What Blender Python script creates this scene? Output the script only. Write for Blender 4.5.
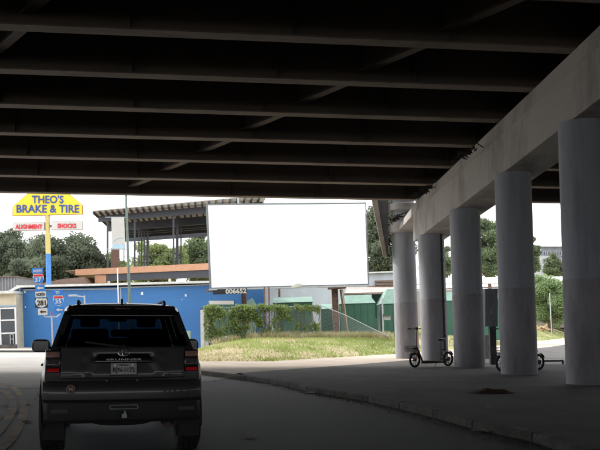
import bpy, bmesh, math, random
import numpy as np
from mathutils import Vector, Matrix, geometry, noise
random.seed(7); rng = np.random.default_rng(7)
for o in list(bpy.data.objects): bpy.data.objects.remove(o)
S = bpy.context.scene; C = S.collection; R = math.radians; PI = math.pi
# ------------------------------------------------------------------ camera
F = 800.0; CX, CY = 300.0, 329.0; RHO = 0.034; CAMZ = 1.48
cs, sn = math.cos(RHO), math.sin(RHO)
cam = bpy.data.objects.new('camera', bpy.data.cameras.new('camera')); C.objects.link(cam)
cam.data.sensor_width = 36; cam.data.lens = 36*F/600; cam.data.shift_y = (CY-225)/600
cam.data.clip_end = 3000; cam.data.clip_start = 0.1
m = Matrix.Identity(4)
m.col[0][:3] = (cs, 0, -sn); m.col[1][:3] = (sn, 0, cs); m.col[2][:3] = (0, -1, 0); m.col[3][:3] = (0, 0, CAMZ)
cam.matrix_world = m
S.camera = cam
# ------------------------------------------------------------------ world / sun / exposure
SUN_EL, SUN_AZ = R(38), R(300)      # azimuth clockwise from +Y
w = bpy.data.worlds.new('World'); S.world = w; w.use_nodes = True
nt = w.node_tree; nt.nodes.clear(); L = nt.links.new
def N(t, **k):
    n = nt.nodes.new(t)
    for a, b in k.items(): setattr(n, a, b)
    return n
sky = N('ShaderNodeTexSky', sky_type='NISHITA', sun_disc=False, sun_elevation=SUN_EL, sun_rotation=SUN_AZ, dust_density=4.0, air_density=1.0)
tc = N('ShaderNodeTexCoord'); no = N('ShaderNodeTexNoise'); no.inputs['Scale'].default_value = 1.6; no.inputs['Detail'].default_value = 5
cr = N('ShaderNodeValToRGB'); cr.color_ramp.elements[0].position = .3; cr.color_ramp.elements[1].position = .75
cr.color_ramp.elements[0].color = (7.6, 7.9, 8.4, 1); cr.color_ramp.elements[1].color = (9.6, 9.6, 9.7, 1)
mx = N('ShaderNodeMixRGB'); mx.inputs[0].default_value = .93
bg = N('ShaderNodeBackground'); bg.inputs[1].default_value = .15; out = N('ShaderNodeOutputWorld')
L(tc.outputs['Generated'], no.inputs['Vector']); L(no.outputs[0], cr.inputs[0])
L(sky.outputs[0], mx.inputs[1]); L(cr.outputs[0], mx.inputs[2]); L(mx.outputs[0], bg.inputs[0]); L(bg.outputs[0], out.inputs[0])
sd = bpy.data.lights.new('sun', 'SUN'); sd.energy = 2.0; sd.angle = R(9); sd.color = (1, .95, .88)
sun = bpy.data.objects.new('sun', sd); C.objects.link(sun)
dv = Vector((math.sin(SUN_AZ)*math.cos(SUN_EL), math.cos(SUN_AZ)*math.cos(SUN_EL), math.sin(SUN_EL)))
sun.rotation_euler = dv.to_track_quat('Z', 'Y').to_euler()
S.render.engine = 'CYCLES'
S.view_settings.view_transform = 'Standard'; S.view_settings.look = 'None'; S.view_settings.gamma = 1
S.view_settings.exposure = 0.9
S.cycles.max_bounces = 8; S.cycles.diffuse_bounces = 5; S.cycles.transparent_max_bounces = 24
# ------------------------------------------------------------------ mapping helpers
def U(x, y, h):        # levelled frame (h above the eye) to world
    return Vector((x*cs + h*sn, y, -x*sn + h*cs + CAMZ))
def at(px, py, y):     # where a sight line of the survey photograph meets depth y
    return U((px-CX)*y/F, y, (CY-py)*y/F)
def sm(t): t = max(0, min(1, t)); return t*t*(3-2*t)
EDGE = [(-60, 30), (-16, 30.5), (-10, 31.8), (-4.3, 32.9), (-1.2, 33.4), (1.9, 38.2), (5.5, 43.9), (24.8, 81), (60, 149)]
def zedge(x):
    for (a, b), (c, d) in zip(EDGE, EDGE[1:]):
        if x <= c: return b + (d-b)*(x-a)/(c-a) if x > a else b
    return EDGE[-1][1]
def G(x, y):
    xx = max(-45, min(45, x))
    t_ = max(0, min(1, (x+6.4)/4.6)); ee = 1-(1-t_)**2; wd = 13-5.5*max(0, min(1, x/4)); r = .72*sm((y-zedge(x)-.5)/wd)*ee + .010*max(0, min(50, y-60))*ee + 1.15*sm((y-max(81, zedge(x))-3)/13)*sm((x-11)/9)
    return -sn*xx + r
def obj_up(): return Matrix.Rotation(RHO, 4, 'Y')
# ------------------------------------------------------------------ materials
MATS = {}
def mat(name, col, rough=.7, metal=0, var=.15, scale=6, bump=0, col2=None, detail=6, spec=.5, coat=0, stretch=None, trans=0, emit=None):
    if name in MATS: return MATS[name]
    m = bpy.data.materials.new(name); m.use_nodes = True; t = m.node_tree; b = t.nodes['Principled BSDF']
    b.inputs['Roughness'].default_value = rough; b.inputs['Metallic'].default_value = metal
    b.inputs['Specular IOR Level'].default_value = spec; b.inputs['Coat Weight'].default_value = coat
    tc = t.nodes.new('ShaderNodeTexCoord'); mp = t.nodes.new('ShaderNodeMapping'); nz = t.nodes.new('ShaderNodeTexNoise')
    nz.inputs['Scale'].default_value = scale; nz.inputs['Detail'].default_value = detail; nz.inputs['Roughness'].default_value = .62
    if stretch: mp.inputs['Scale'].default_value = stretch
    t.links.new(tc.outputs['Object'], mp.inputs[0]); t.links.new(mp.outputs[0], nz.inputs['Vector'])
    c2 = col2 or tuple(min(1, c*(1+var)) for c in col); c1 = tuple(c*(1-var) for c in col) if not col2 else col
    r = t.nodes.new('ShaderNodeValToRGB'); r.color_ramp.elements[0].position = .33; r.color_ramp.elements[1].position = .67
    r.color_ramp.elements[0].color = (*c1, 1); r.color_ramp.elements[1].color = (*c2, 1)
    t.links.new(nz.outputs[0], r.inputs[0]); t.links.new(r.outputs[0], b.inputs['Base Color'])
    if bump:
        bp = t.nodes.new('ShaderNodeBump'); bp.inputs['Strength'].default_value = bump; bp.inputs['Distance'].default_value = .02
        n2 = t.nodes.new('ShaderNodeTexNoise'); n2.inputs['Scale'].default_value = scale*8; n2.inputs['Detail'].default_value = 4
        t.links.new(tc.outputs['Object'], n2.inputs['Vector']); t.links.new(n2.outputs[0], bp.inputs['Height']); t.links.new(bp.outputs[0], b.inputs['Normal'])
    if trans:
        tr = t.nodes.new('ShaderNodeBsdfTranslucent'); ms = t.nodes.new('ShaderNodeMixShader'); ms.inputs[0].default_value = trans
        t.links.new(r.outputs[0], tr.inputs[0]); t.links.new(b.outputs[0], ms.inputs[1]); t.links.new(tr.outputs[0], ms.inputs[2])
        t.links.new(ms.outputs[0], t.nodes['Material Output'].inputs[0])
    if emit:
        b.inputs['Emission Color'].default_value = (*emit[:3], 1); b.inputs['Emission Strength'].default_value = emit[3]
    MATS[name] = m; return m
def glassmat(name, tint, refl=.08, alpha=.8):
    m = bpy.data.materials.new(name); m.use_nodes = True; t = m.node_tree; t.nodes.clear()
    o = t.nodes.new('ShaderNodeOutputMaterial'); tr = t.nodes.new('ShaderNodeBsdfTransparent'); tr.inputs[0].default_value = (*tint, 1)
    g = t.nodes.new('ShaderNodeBsdfGlossy'); g.inputs['Roughness'].default_value = .03; g.inputs[0].default_value = (.9, .95, 1, 1)
    l0 = t.nodes.new('ShaderNodeLayerWeight'); p_ = t.nodes.new('ShaderNodeMath'); p_.operation = 'POWER'; p_.inputs[1].default_value = 4; t.links.new(l0.outputs['Facing'], p_.inputs[0])
    lw = t.nodes.new('ShaderNodeMath'); lw.operation = 'MULTIPLY_ADD'; lw.inputs[1].default_value = .6; lw.inputs[2].default_value = .035; t.links.new(p_.outputs[0], lw.inputs[0])
    ms = t.nodes.new('ShaderNodeMixShader'); t.links.new(lw.outputs[0], ms.inputs[0]); t.links.new(tr.outputs[0], ms.inputs[1]); t.links.new(g.outputs[0], ms.inputs[2])
    t.links.new(ms.outputs[0], o.inputs[0]); return m
def two_layer(name, base, blot, scale, lo, hi, rough=.85, fine=None, bump=.3, base2=None, stretch=None):
    """weathered surface: large blotches of another colour over a fine-grained base"""
    m = mat(name, base, rough, scale=fine or 60, bump=bump, col2=base2, var=.25); t = m.node_tree; b = t.nodes['Principled BSDF']
    src = b.inputs['Base Color'].links[0].from_socket
    tc = t.nodes.new('ShaderNodeTexCoord'); nz = t.nodes.new('ShaderNodeTexNoise'); nz.inputs['Scale'].default_value = scale; nz.inputs['Detail'].default_value = 8
    mp = t.nodes.new('ShaderNodeMapping')
    if stretch: mp.inputs['Scale'].default_value = stretch
    nz.inputs['Roughness'].default_value = .65
    mr = t.nodes.new('ShaderNodeMapRange'); mr.inputs[1].default_value = lo; mr.inputs[2].default_value = hi
    mi = t.nodes.new('ShaderNodeMixRGB'); mi.inputs[2].default_value = (*blot, 1)
    t.links.new(tc.outputs['Object'], mp.inputs[0]); t.links.new(mp.outputs[0], nz.inputs['Vector']); t.links.new(nz.outputs[0], mr.inputs[0]); t.links.new(mr.outputs[0], mi.inputs[0])
    t.links.new(src, mi.inputs[1]); t.links.new(mi.outputs[0], b.inputs['Base Color'])
    return m
ASPH = two_layer('asphalt', (.022, .022, .026), (.048, .047, .048), .35, .4, .75, .72, 40, .8, (.036, .036, .039))
PALE_ROAD = two_layer('pale_street', (.38, .355, .325), (.28, .265, .24), .3, .35, .7, .85, 30, .3, (.45, .425, .39))
PLAZA = two_layer('plaza_concrete_shaded', (.085, .08, .076), (.05, .046, .043), .5, .42, .7, .9, 14, .5, (.12, .113, .108))  # darker than the sidewalk concrete: bridge shade is partly put into this tone
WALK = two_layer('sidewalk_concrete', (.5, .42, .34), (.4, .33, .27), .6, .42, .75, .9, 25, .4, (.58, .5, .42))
KERB = two_layer('kerb_concrete', (.09, .085, .08), (.05, .047, .045), 1.6, .4, .7, .9, 18, .5, (.17, .16, .148))
GROUND = two_layer('dry_ground', (.16, .17, .07), (.3, .25, .15), .12, .4, .65, 1, 5, .5, (.24, .23, .1))
LAWN = two_layer('lawn_soil', (.3, .31, .14), (.52, .45, .32), .28, .46, .62, 1, 6, .6, (.42, .39, .2), stretch=(1, 2.2, 1))
COLM = two_layer('column_paint', (.34, .36, .4), (.26, .27, .295), 1.6, .46, .72, .75, 20, .15, (.38, .4, .44), stretch=(2.2, 2.2, .22))
COLM2 = two_layer('column_lower_paint', (.31, .305, .335), (.22, .21, .22), 1.8, .44, .7, .75, 20, .15, (.34, .335, .365), stretch=(2, 2, .5))
CAPM = two_layer('cap_concrete', (.42, .395, .375), (.2, .185, .178), .7, .5, .75, .85, 16, .25, (.47, .445, .425), stretch=(1.6, 1.2, .35))
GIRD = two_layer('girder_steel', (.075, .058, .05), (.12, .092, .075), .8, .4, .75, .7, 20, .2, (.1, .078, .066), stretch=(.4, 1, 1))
FLANGE = two_layer('flange_bounce_lit', (.17, .135, .115), (.09, .072, .062), 1.2, .45, .75, .85, 20, .2, (.2, .16, .135), stretch=(.6, 1, 1))  # paler than the girder steel: ground bounce light put into the colour
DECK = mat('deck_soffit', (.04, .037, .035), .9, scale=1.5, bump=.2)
BLUE = two_layer('blue_wall_paint', (.035, .165, .42), (.028, .135, .36), .25, .4, .7, .6, 5, .1, (.045, .19, .46), stretch=(.4, 1, 1))
CREAM = mat('cream_paint', (.62, .55, .4), .7, scale=2)
WHITE = mat('white_paint', (.78, .78, .76), .6, scale=3, var=.06)
BOARD = mat('board_white', (.93, .93, .93), .5, scale=3, var=.01)
GALV = mat('galvanised', (.45, .46, .47), .5, .3, scale=8)
RUST = mat('rusty_steel', (.12, .07, .05), .8, scale=5, col2=(.24, .16, .12), bump=.3)
WOODR = mat('weathered_timber', (.3, .22, .15), .8, scale=5, col2=(.4, .31, .22), stretch=(4, 4, .4))
DSTEEL = mat('dark_painted_steel', (.032, .034, .045), .5, scale=4)
ORANGE = mat('cedar_fascia', (.4, .2, .11), .7, scale=3, col2=(.5, .27, .16), stretch=(.3, 1, 3))
BROWN = mat('brown_slat', (.11, .055, .035), .7, scale=5)
ROOFP = mat('light_roof_sheet', (.68, .65, .6), .6, scale=2, var=.12)
GREEN = mat('green_sheet', (.03, .105, .07), .55, scale=.8, col2=(.042, .135, .09))
GREENL = mat('pale_green_roof', (.19, .31, .25), .55, scale=2)
TEAL = mat('teal_wall', (.05, .12, .13), .6, scale=1)
PINKR = mat('pinkish_roof', (.42, .32, .28), .7, scale=2, col2=(.5, .42, .38), stretch=(1, .3, 1))
FRD = mat('frame_grey', (.16, .18, .18), .5, scale=4)
PALE = mat('pale_wall', (.5, .53, .56), .7, scale=1, var=.08)
GREYR = mat('grey_metal_roof', (.17, .17, .18), .6, scale=2, col2=(.24, .235, .24), stretch=(3, .4, 1))
BLACK = mat('black_paint', (.012, .012, .013), .5, scale=5)
DARKIN = mat('dark_interior', (.01, .01, .012), .7, scale=3)
WINDOW = mat('window_glass_dark', (.02, .025, .03), .12, scale=1, spec=.8)
YEL = mat('sign_yellow', (.8, .62, .03), .5, scale=2, var=.05)
SBLUE = mat('sign_letter_blue', (.03, .07, .3), .5, scale=2)
RED = mat('sign_red', (.62, .02, .03), .5, scale=2, var=.06)
SWHITE = mat('sign_white', (.56, .54, .5), .5, scale=2, var=.05)
IBLUE = mat('interstate_blue', (.02, .17, .55), .4, scale=3, var=.06)
SPOLE = mat('street_pole_green', (.14, .19, .16), .5, .2, scale=4)
BARK = mat('bark', (.09, .065, .045), .95, scale=6, bump=.8, col2=(.16, .12, .09), stretch=(3, 3, .6))
def leafmat(name, c, c2): return mat(name, c, .75, scale=.55, col2=c2, trans=.45, spec=.2, detail=3)
LEAF_D = leafmat('oak_leaves', (.1, .125, .085), (.21, .24, .165))
LEAF_L = leafmat('pecan_leaves', (.16, .21, .07), (.34, .4, .18))
LEAF_M = leafmat('hackberry_leaves', (.13, .17, .09), (.26, .32, .18))
LEAF_W = leafmat('willow_leaves', (.19, .28, .12), (.36, .46, .24))
VINE = leafmat('vine_leaves', (.12, .18, .05), (.34, .42, .16)); VINE.node_tree.nodes['Noise Texture'].inputs['Scale'].default_value = 2
GRASS_G = leafmat('green_grass', (.24, .3, .08), (.44, .5, .2)); GRASS_G.node_tree.nodes['Noise Texture'].inputs['Scale'].default_value = .5
GRASS_D = leafmat('dry_grass', (.42, .35, .2), (.64, .56, .38))
# ------------------------------------------------------------------ mesh builder
class MB:
    def __init__(s): s.v = []; s.f = []
    def add(s, vs, fs):
        k = len(s.v); s.v += [Vector(p) for p in vs]; s.f += [tuple(i+k for i in f) for f in fs]; return s
    def box(s, x0, x1, y0, y1, z0, z1):
        return s.add([(x, y, z) for z in (z0, z1) for y in (y0, y1) for x in (x0, x1)], [(0, 2, 3, 1), (4, 5, 7, 6), (0, 1, 5, 4), (2, 6, 7, 3), (0, 4, 6, 2), (1, 3, 7, 5)])
    def hexa(s, a, b):       # two quads (bottom ring a, top ring b)
        return s.add(list(a)+list(b), [(3, 2, 1, 0), (4, 5, 6, 7), (0, 1, 5, 4), (1, 2, 6, 5), (2, 3, 7, 6), (3, 0, 4, 7)])
    def prism(s, pts, d):    # polygon pts (3d) pushed along vector d
        n = len(pts); d = Vector(d); p = [Vector(q) for q in pts]
        return s.add(p+[q+d for q in p], [tuple(range(n))[::-1], tuple(range(n, 2*n))]+[(i, (i+1) % n, n+(i+1) % n, n+i) for i in range(n)])
    def bar(s, a, b, w, h=None, up=(0, 0, 1)):
        a, b = Vector(a), Vector(b); h = h or w; d = (b-a).normalized(); u = Vector(up)
        if abs(d.dot(u)) > .95: u = Vector((0, 1, 0))
        x = d.cross(u).normalized()*w/2; z = x.normalized().cross(d).normalized()*h/2
        return s.hexa([a-x-z, a+x-z, a+x+z, a-x+z], [b-x-z, b+x-z, b+x+z, b-x+z])
    def tube(s, pts, r, n=10, cap=True, closed=False):
        pts = [Vector(p) for p in pts]; rs = r if isinstance(r, (list, tuple)) else [r]*len(pts); k = len(s.v); m = len(pts)
        u = None
        for i, p in enumerate(pts):
            if closed: d = (pts[(i+1) % m]-pts[i-1]).normalized()
            else: d = (pts[min(i+1, m-1)]-pts[max(i-1, 0)]).normalized()
            if u is None: u = d.orthogonal().normalized()
            u = (u-d*u.dot(d)).normalized(); w_ = d.cross(u)
            s.v += [p+(u*math.cos(2*PI*j/n)+w_*math.sin(2*PI*j/n))*rs[i] for j in range(n)]
        for i in range(m if closed else m-1):
            q = (i+1) % m
            for j in range(n): s.f.append((k+i*n+j, k+i*n+(j+1) % n, k+q*n+(j+1) % n, k+q*n+j))
        if cap and not closed: s.f.append(tuple(range(k, k+n))[::-1]); s.f.append(tuple(range(k+(m-1)*n, k+m*n)))
        return s
    def ring(s, c, ax, r, t, n=28, k=8, sq=1.0):   # torus
        c = Vector(c); ax = Vector(ax).normalized(); u = ax.orthogonal().normalized(); v = ax.cross(u); b = len(s.v)
        for i in range(n):
            d = u*math.cos(2*PI*i/n)+v*math.sin(2*PI*i/n)
            for j in range(k): a = 2*PI*j/k; s.v.append(c+d*(r+t*math.cos(a))+ax*t*sq*math.sin(a))
        for i in range(n):
            for j in range(k): s.f.append((b+i*k+j, b+((i+1) % n)*k+j, b+((i+1) % n)*k+(j+1) % k, b+i*k+(j+1) % k))
        return s
    def rings(s, loops, cap=True):
        k = len(s.v); n = len(loops[0])
        for l in loops: s.v += [Vector(p) for p in l]
        for i in range(len(loops)-1):
            for j in range(n): s.f.append((k+i*n+j, k+i*n+(j+1) % n, k+(i+1)*n+(j+1) % n, k+(i+1)*n+j))
        if cap: s.f.append(tuple(range(k, k+n))[::-1]); s.f.append(tuple(range(k+(len(loops)-1)*n, k+len(loops)*n)))
        return s
    def build(s, name, m, parent=None, smooth=False, bevel=0, seg=2, **tags):
        me = bpy.data.meshes.new(name); org = Vector((0, 0, 0))
        if parent is not None and not parent.get('_local'): org = root_loc(parent)
        me.from_pydata([v-org for v in s.v], [], s.f)
        bm = bmesh.new(); bm.from_mesh(me); bmesh.ops.recalc_face_normals(bm, faces=bm.faces)
        if bevel:
            es = [e for e in bm.edges if len(e.link_faces) == 2 and e.calc_face_angle(0) > .6]
            bmesh.ops.bevel(bm, geom=es, offset=bevel, segments=seg, affect='EDGES', profile=.5, clamp_overlap=True)
        bm.to_mesh(me); bm.free()
        if smooth: me.polygons.foreach_set('use_smooth', [True]*len(me.polygons)); me.set_sharp_from_angle(angle=R(smooth if smooth > 1 else 40))
        me.materials.append(m)
        o = bpy.data.objects.new(name, me); C.objects.link(o)
        if parent is not None:
            o.parent = parent
            if parent.get('_local'): o['_local'] = 1
        for a, b in tags.items(): o[a] = b
        return o
def root_loc(p):
    v = Vector(p.location)
    while p.parent is not None: p = p.parent; v += p.location
    return v
def thing(name, label, cat, loc=(0, 0, 0), group=None, local=False):
    o = bpy.data.objects.new(name, None); C.objects.link(o); o.location = loc; o.empty_display_size = .2
    o['label'] = label; o['category'] = cat
    if group: o['group'] = group
    if local: o['_local'] = 1
    return o
def tag(o, label, cat, group=None):
    o['label'] = label; o['category'] = cat
    if group: o['group'] = group
    return o
def centre_origin(o):
    me = o.data; n = len(me.vertices); a = np.empty(n*3); me.vertices.foreach_get('co', a); a = a.reshape(-1, 3)
    c = Vector((a[:, 0].mean(), a[:, 1].mean(), a[:, 2].min())); me.transform(Matrix.Translation(-c)); o.location += c; return o
def copy_tree(o, parent=None, label=None):
    c = o.copy(); C.objects.link(c); c.parent = parent
    if label: c['label'] = label
    for ch in list(o.children): copy_tree(ch, c)
    return c
def text(name, body, m, p0, p1, p2, parent, depth=.02, bold=0., raise_=.004, spacing=1.0):
    """flat lettering fitted into the parallelogram p0 (lower left), p1 (lower right), p2 (upper left)"""
    cu = bpy.data.curves.new(name, 'FONT'); cu.body = body; cu.extrude = .0; cu.offset = bold; cu.space_character = spacing; cu.resolution_u = 3
    t = bpy.data.objects.new(name, cu); C.objects.link(t); dg = bpy.context.evaluated_depsgraph_get(); dg.update()
    me = bpy.data.meshes.new_from_object(t.evaluated_get(dg)); bpy.data.objects.remove(t); bpy.data.curves.remove(cu)
    co = np.empty(len(me.vertices)*3); me.vertices.foreach_get('co', co); co = co.reshape(-1, 3)
    lo, hi = co.min(0), co.max(0); p0, p1, p2 = Vector(p0), Vector(p1), Vector(p2)
    ex, ey = p1-p0, p2-p0; nn = ex.cross(ey).normalized()
    fs = [tuple(p.vertices) for p in me.polygons]
    vs = [p0+ex*((c[0]-lo[0])/(hi[0]-lo[0]))+ey*((c[1]-lo[1])/(hi[1]-lo[1]))+nn*raise_ for c in co]
    mb = MB(); mb.add(vs, fs)
    k = len(vs)
    o = mb.build(name, m, parent)
    sf = o.modifiers.new('depth', 'SOLIDIFY'); sf.thickness = depth; sf.offset = -1
    return o
def sheet(name, poly, off, m, step, kind='structure', z=None, parent=None):
    xs = [p[0] for p in poly]; ys = [p[1] for p in poly]
    dense = []
    for (a, b), (c, d) in zip(poly, poly[1:]+poly[:1]):
        n = max(1, int(math.hypot(c-a, d-b)/step)); dense += [(a+(c-a)*i/n, b+(d-b)*i/n) for i in range(n)]
    n = len(dense); vs = [Vector(p) for p in dense]
    def inside(x, y):
        r = False
        for (a, b), (c, d) in zip(poly, poly[1:]+poly[:1]):
            if (b > y) != (d > y) and x < (c-a)*(y-b)/(d-b)+a: r = not r
        return r
    x = min(xs)+step/2
    while x < max(xs):
        y = min(ys)+step/2
        while y < max(ys):
            if inside(x, y): vs.append(Vector((x+random.uniform(-.1, .1)*step, y+random.uniform(-.1, .1)*step)))
            y += step
        x += step
    v2, e2, f2, *_ = geometry.delaunay_2d_cdt(vs, [(i, (i+1) % n) for i in range(n)], [], 1, 1e-4)
    mb = MB(); mb.add([(p.x, p.y, G(p.x, p.y)+off) for p in v2], [tuple(f) for f in f2])
    me = bpy.data.meshes.new(name); me.from_pydata(mb.v, [], mb.f); bm = bmesh.new(); bm.from_mesh(me)
    bmesh.ops.recalc_face_normals(bm, faces=bm.faces)
    for f in bm.faces:
        if f.normal.z < 0: f.normal_flip()
    bm.to_mesh(me); bm.free(); me.materials.append(m)
    me.polygons.foreach_set('use_smooth', [True]*len(me.polygons))
    o = bpy.data.objects.new(name, me); C.objects.link(o); o['kind'] = kind; return o
# ================================================================== GROUND
def gpt(px, py, h=CAMZ): y = h*F/(py-CY); return ((px-CX)*y/F, y)
kerbpx = [(553, 450), (526, 441), (469.5, 429.5), (413.5, 413), (367, 402), (340, 397.5), (308, 392.7), (281, 385.2), (249, 380.7), (196, 375)]
kc = [(3.9, -30), (3.85, -10), (3.8, 0), (3.6, 5)]+[gpt(*p) for p in kerbpx]+[(-5.2, 27.6), (-8.5, 29), (-13, 29.8), (-22, 30.2), (-60, 30)]
def smooth_line(p, it=2):
    for _ in range(it):
        q = [p[0]]
        for a, b in zip(p, p[1:]): q += [(a[0]*.75+b[0]*.25, a[1]*.75+b[1]*.25), (a[0]*.25+b[0]*.75, a[1]*.25+b[1]*.75)]
        p = q+[p[-1]]
    return p
# the side street crosses on the left: the kerb only wraps the corner to x = -7, then the roadway opens to the far kerb
kc = [p for p in kc if p[0] > -4.5]+[(-5.0, 29.5), (-5.4, 34), (-5.9, 44), (-6.0, 50.5)]
kc = smooth_line(kc)
def offset_line(p, d):
    r = []
    for i in range(len(p)):
        a = Vector(p[max(i-1, 0)]); b = Vector(p[min(i+1, len(p)-1)]); t = (b-a).normalized(); r.append((p[i][0]+t.y*d, p[i][1]-t.x*d))
    return r
FARX = 46
road_poly = [(-70, -40), (3.9, -40)]+kc+[(-70, 50.5)]
sheet('road', road_poly, 0, ASPH, 2.2)
# pale surface laid over the far part of the crossing street
pale = [(-70, 19.4), (-9, 19.6), (-5, 20.4), (-2.6, 22.6)]+[p for p in kc if p[1] > 23.6 and p[0] < -1.9]+[(-70, 50.5)]
sheet('side_street', pale, .006, PALE_ROAD, 1.8)
kin = offset_line(kc, .16)
kin = [p for p in kin]
def zed_x(x): return (x, zedge(x)-.1)
walk_poly = [(FARX, -40)]
edge_pts = [(FARX, zedge(FARX))]+[p for p in reversed(EDGE) if -1.3 < p[0] < FARX]+[(-3.6, 33.2)]
# sidewalk in the open, plaza slab under the bridge
def clipk(lo, hi): return [p for p in kin if lo <= p[1] <= hi]
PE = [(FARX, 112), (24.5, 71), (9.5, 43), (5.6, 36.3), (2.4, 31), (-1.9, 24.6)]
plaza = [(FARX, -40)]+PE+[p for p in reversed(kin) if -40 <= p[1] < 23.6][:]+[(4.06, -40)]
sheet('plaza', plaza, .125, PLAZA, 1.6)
walk = [(-1.9, 24.6)]+[p for p in kin if p[1] > 23.6 and p[1] < 34.5]+[(-4.6, 34.5), (-4.3, 33.4), (-1.2, 33.6)]+[p for p in EDGE if 0 < p[0] < FARX]+[(FARX, zedge(FARX))]+PE[:-1]
sheet('sidewalk', walk, .127, WALK, 1.4)
lawn = [(-4.6, 34.5), (-4.3, 33.4), (-1.2, 33.6)]+[p for p in EDGE if 0 < p[0] < 60]+[(60, 149), (60, 190), (-6, 190), (-6.3, 56), (-5.85, 50.5), (-5.75, 44), (-5.2, 37)]
sheet('lawn', lawn, .128, LAWN, 1.5)
# far kerb and forecourt in front of the left-hand buildings
fore = [(-70, 50.65), (-5.9, 50.65), (-6.3, 56), (-6, 75), (-70, 75)]
sheet('forecourt', fore, .13, WALK, 3)
big = [(-900, -300), (900, -300), (900, 1500), (-900, 1500)]
vs = [-900, -500, -300, -180, -110, -80]+list(np.arange(-60, 64, 4.))+[80, 110, 180, 300, 500, 900]
vy = [-300, -150, -80]+list(np.arange(-44, 130, 4.))+[150, 190, 260, 400, 700, 1500]
mb = MB(); mb.add([(x, y, G(x, y)-.16) for y in vy for x in vs], [(j*len(vs)+i, j*len(vs)+i+1, (j+1)*len(vs)+i+1, (j+1)*len(vs)+i) for j in range(len(vy)-1) for i in range(len(vs)-1)])
mb.build('ground', GROUND, kind='structure')
# kerb: separate cast lengths with open joints
kb = bpy.data.objects.new('kerb', None); C.objects.link(kb); kb['kind'] = 'structure'
def resample(p, step):
    out = [Vector(p[0])]; acc = 0
    for a, b in zip(p, p[1:]):
        a, b = Vector(a), Vector(b); d = (b-a).length; t = step-acc
        while t <= d: out.append(a.lerp(b, t/d)); t += step
        acc = (acc+d) % step
    return out
def kerbline(line, parent, step, w=.16, h=.13):
    pts = resample(line, step)
    for i in range(len(pts)-1):
        a, b = pts[i], pts[i+1]
        if max(a.y, b.y) < 2: continue
        d = (b-a).normalized(); n = Vector((d.y, -d.x)); j = .012
        a2, b2 = a+d*j, b-d*j; dh = random.uniform(-.006, .006)
        def P(q, o_, z): r = q+n*o_; return (r.x, r.y, G(r.x, r.y)+z)
        mb = MB()
        prof = [(-.004, -.1), (0, h*.75+dh), (.025, h+dh), (w, h+dh+.004), (w, -.1)]
        mb.rings([[P(a2, *q) for q in prof], [P(b2, *q) for q in prof]])
        mb.build('kerb_stone', KERB, parent, bevel=.008, seg=1)
kerbline(kc, kb, 1.5)
kf = bpy.data.objects.new('far_kerb', None); C.objects.link(kf); kf['kind'] = 'structure'
kerbline([(-34, 50.5), (-6.1, 50.5)], kf, 1.9)
# gutter apron strip of pale concrete along the kerb
# double yellow line
def stripe(name, pts, wdt, m, off=.01):
    pts = smooth_line(pts); l = offset_line(pts, wdt/2); r = offset_line(pts, -wdt/2); mb = MB()
    mb.add([(p[0], p[1], G(*p)+off) for p in l]+[(p[0], p[1], G(*p)+off) for p in r], [(i, i+1, len(l)+i+1, len(l)+i) for i in range(len(l)-1)])
    o = mb.build(name, m, kind='structure'); return o
YLINE = two_layer('worn_yellow_paint', (.34, .2, .07), (.09, .078, .07), 1.4, .38, .62, .8, 20, .2, (.42, .25, .08))
outer = [(-17, 27.5), (-12.5, 25.8)]+[gpt(*p) for p in [(0, 382), (14, 389.5), (22.6, 401), (21, 415), (11.7, 434), (0, 448)]]+[(-3.45, 8), (-3.2, 4), (-3.2, -12)]
stripe('yellow_line', outer, .15, YLINE)
inner = [(-17, 24.8), (-12, 23.2)]+[gpt(*p) for p in [(0, 389), (9.3, 399), (11.2, 406), (7, 417), (0, 427)]]+[(-4.0, 10), (-3.75, 8), (-3.5, 4), (-3.5, -12)]
stripe('yellow_line', inner, .15, YLINE)
SEAL = mat('sealant', (.016, .016, .017), 1, scale=4, spec=.1)
# ================================================================== GRASS
def blades(name, n, samp, hmin, hmax, m, lean=.5, wd=.02):
    P = samp(n); n = len(P); h = rng.uniform(hmin, hmax, n); a = rng.uniform(0, 2*PI, n); la = rng.uniform(0, 2*PI, n); ll = rng.uniform(0, lean, n)*h
    wv = wd*(.6+rng.random(n)); dx = np.cos(a)*wv; dy = np.sin(a)*wv
    v = np.empty((n, 3, 3)); v[:, 0] = P+np.c_[-dx, -dy, 0*dx]; v[:, 1] = P+np.c_[dx, dy, 0*dx]; v[:, 2] = P+np.c_[np.cos(la)*ll, np.sin(la)*ll, h]
    me = bpy.data.meshes.new(name); me.from_pydata(v.reshape(-1, 3).tolist(), [], np.arange(n*3).reshape(-1, 3).tolist()); me.materials.append(m)
    o = bpy.data.objects.new(name, me); C.objects.link(o); o['kind'] = 'stuff'; return o
def lawn_pts(n, dry):
    r = []
    while len(r) < n:
        y = random.uniform(33.5, 102); x = random.uniform(-6, 42)
        if y < zedge(x)+.15 or x/y > .42 or x < -5.6: continue
        if random.random() > (42/y)**1.2: continue
        q = noise.noise(Vector((x*.22, y*.11, 3.3)))+.4*noise.noise(Vector((x*.9, y*.5, 1.3)))
        e = y-zedge(x)
        g = .05 if e < 1.5 else (.1 if e < 5 else -.12)
        if x > 3 and e < 4: g = -.3
        if (q+g+random.gauss(0, .15)+(.1 if y < 40 else 0) > 0) != dry: continue
        r.append((x, y, G(x, y)+.125))
    return np.array(r)
tag(blades('green_grass', 60000, lambda n: lawn_pts(n, False), .06, .2, GRASS_G, .8, .022), 'short bright green grass covering parts of the lot', 'grass')
tag(blades('dry_grass', 42000, lambda n: lawn_pts(n, True), .03, .13, GRASS_D, 1.0, .02), 'patchy straw coloured dry grass on the lot', 'grass')
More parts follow.
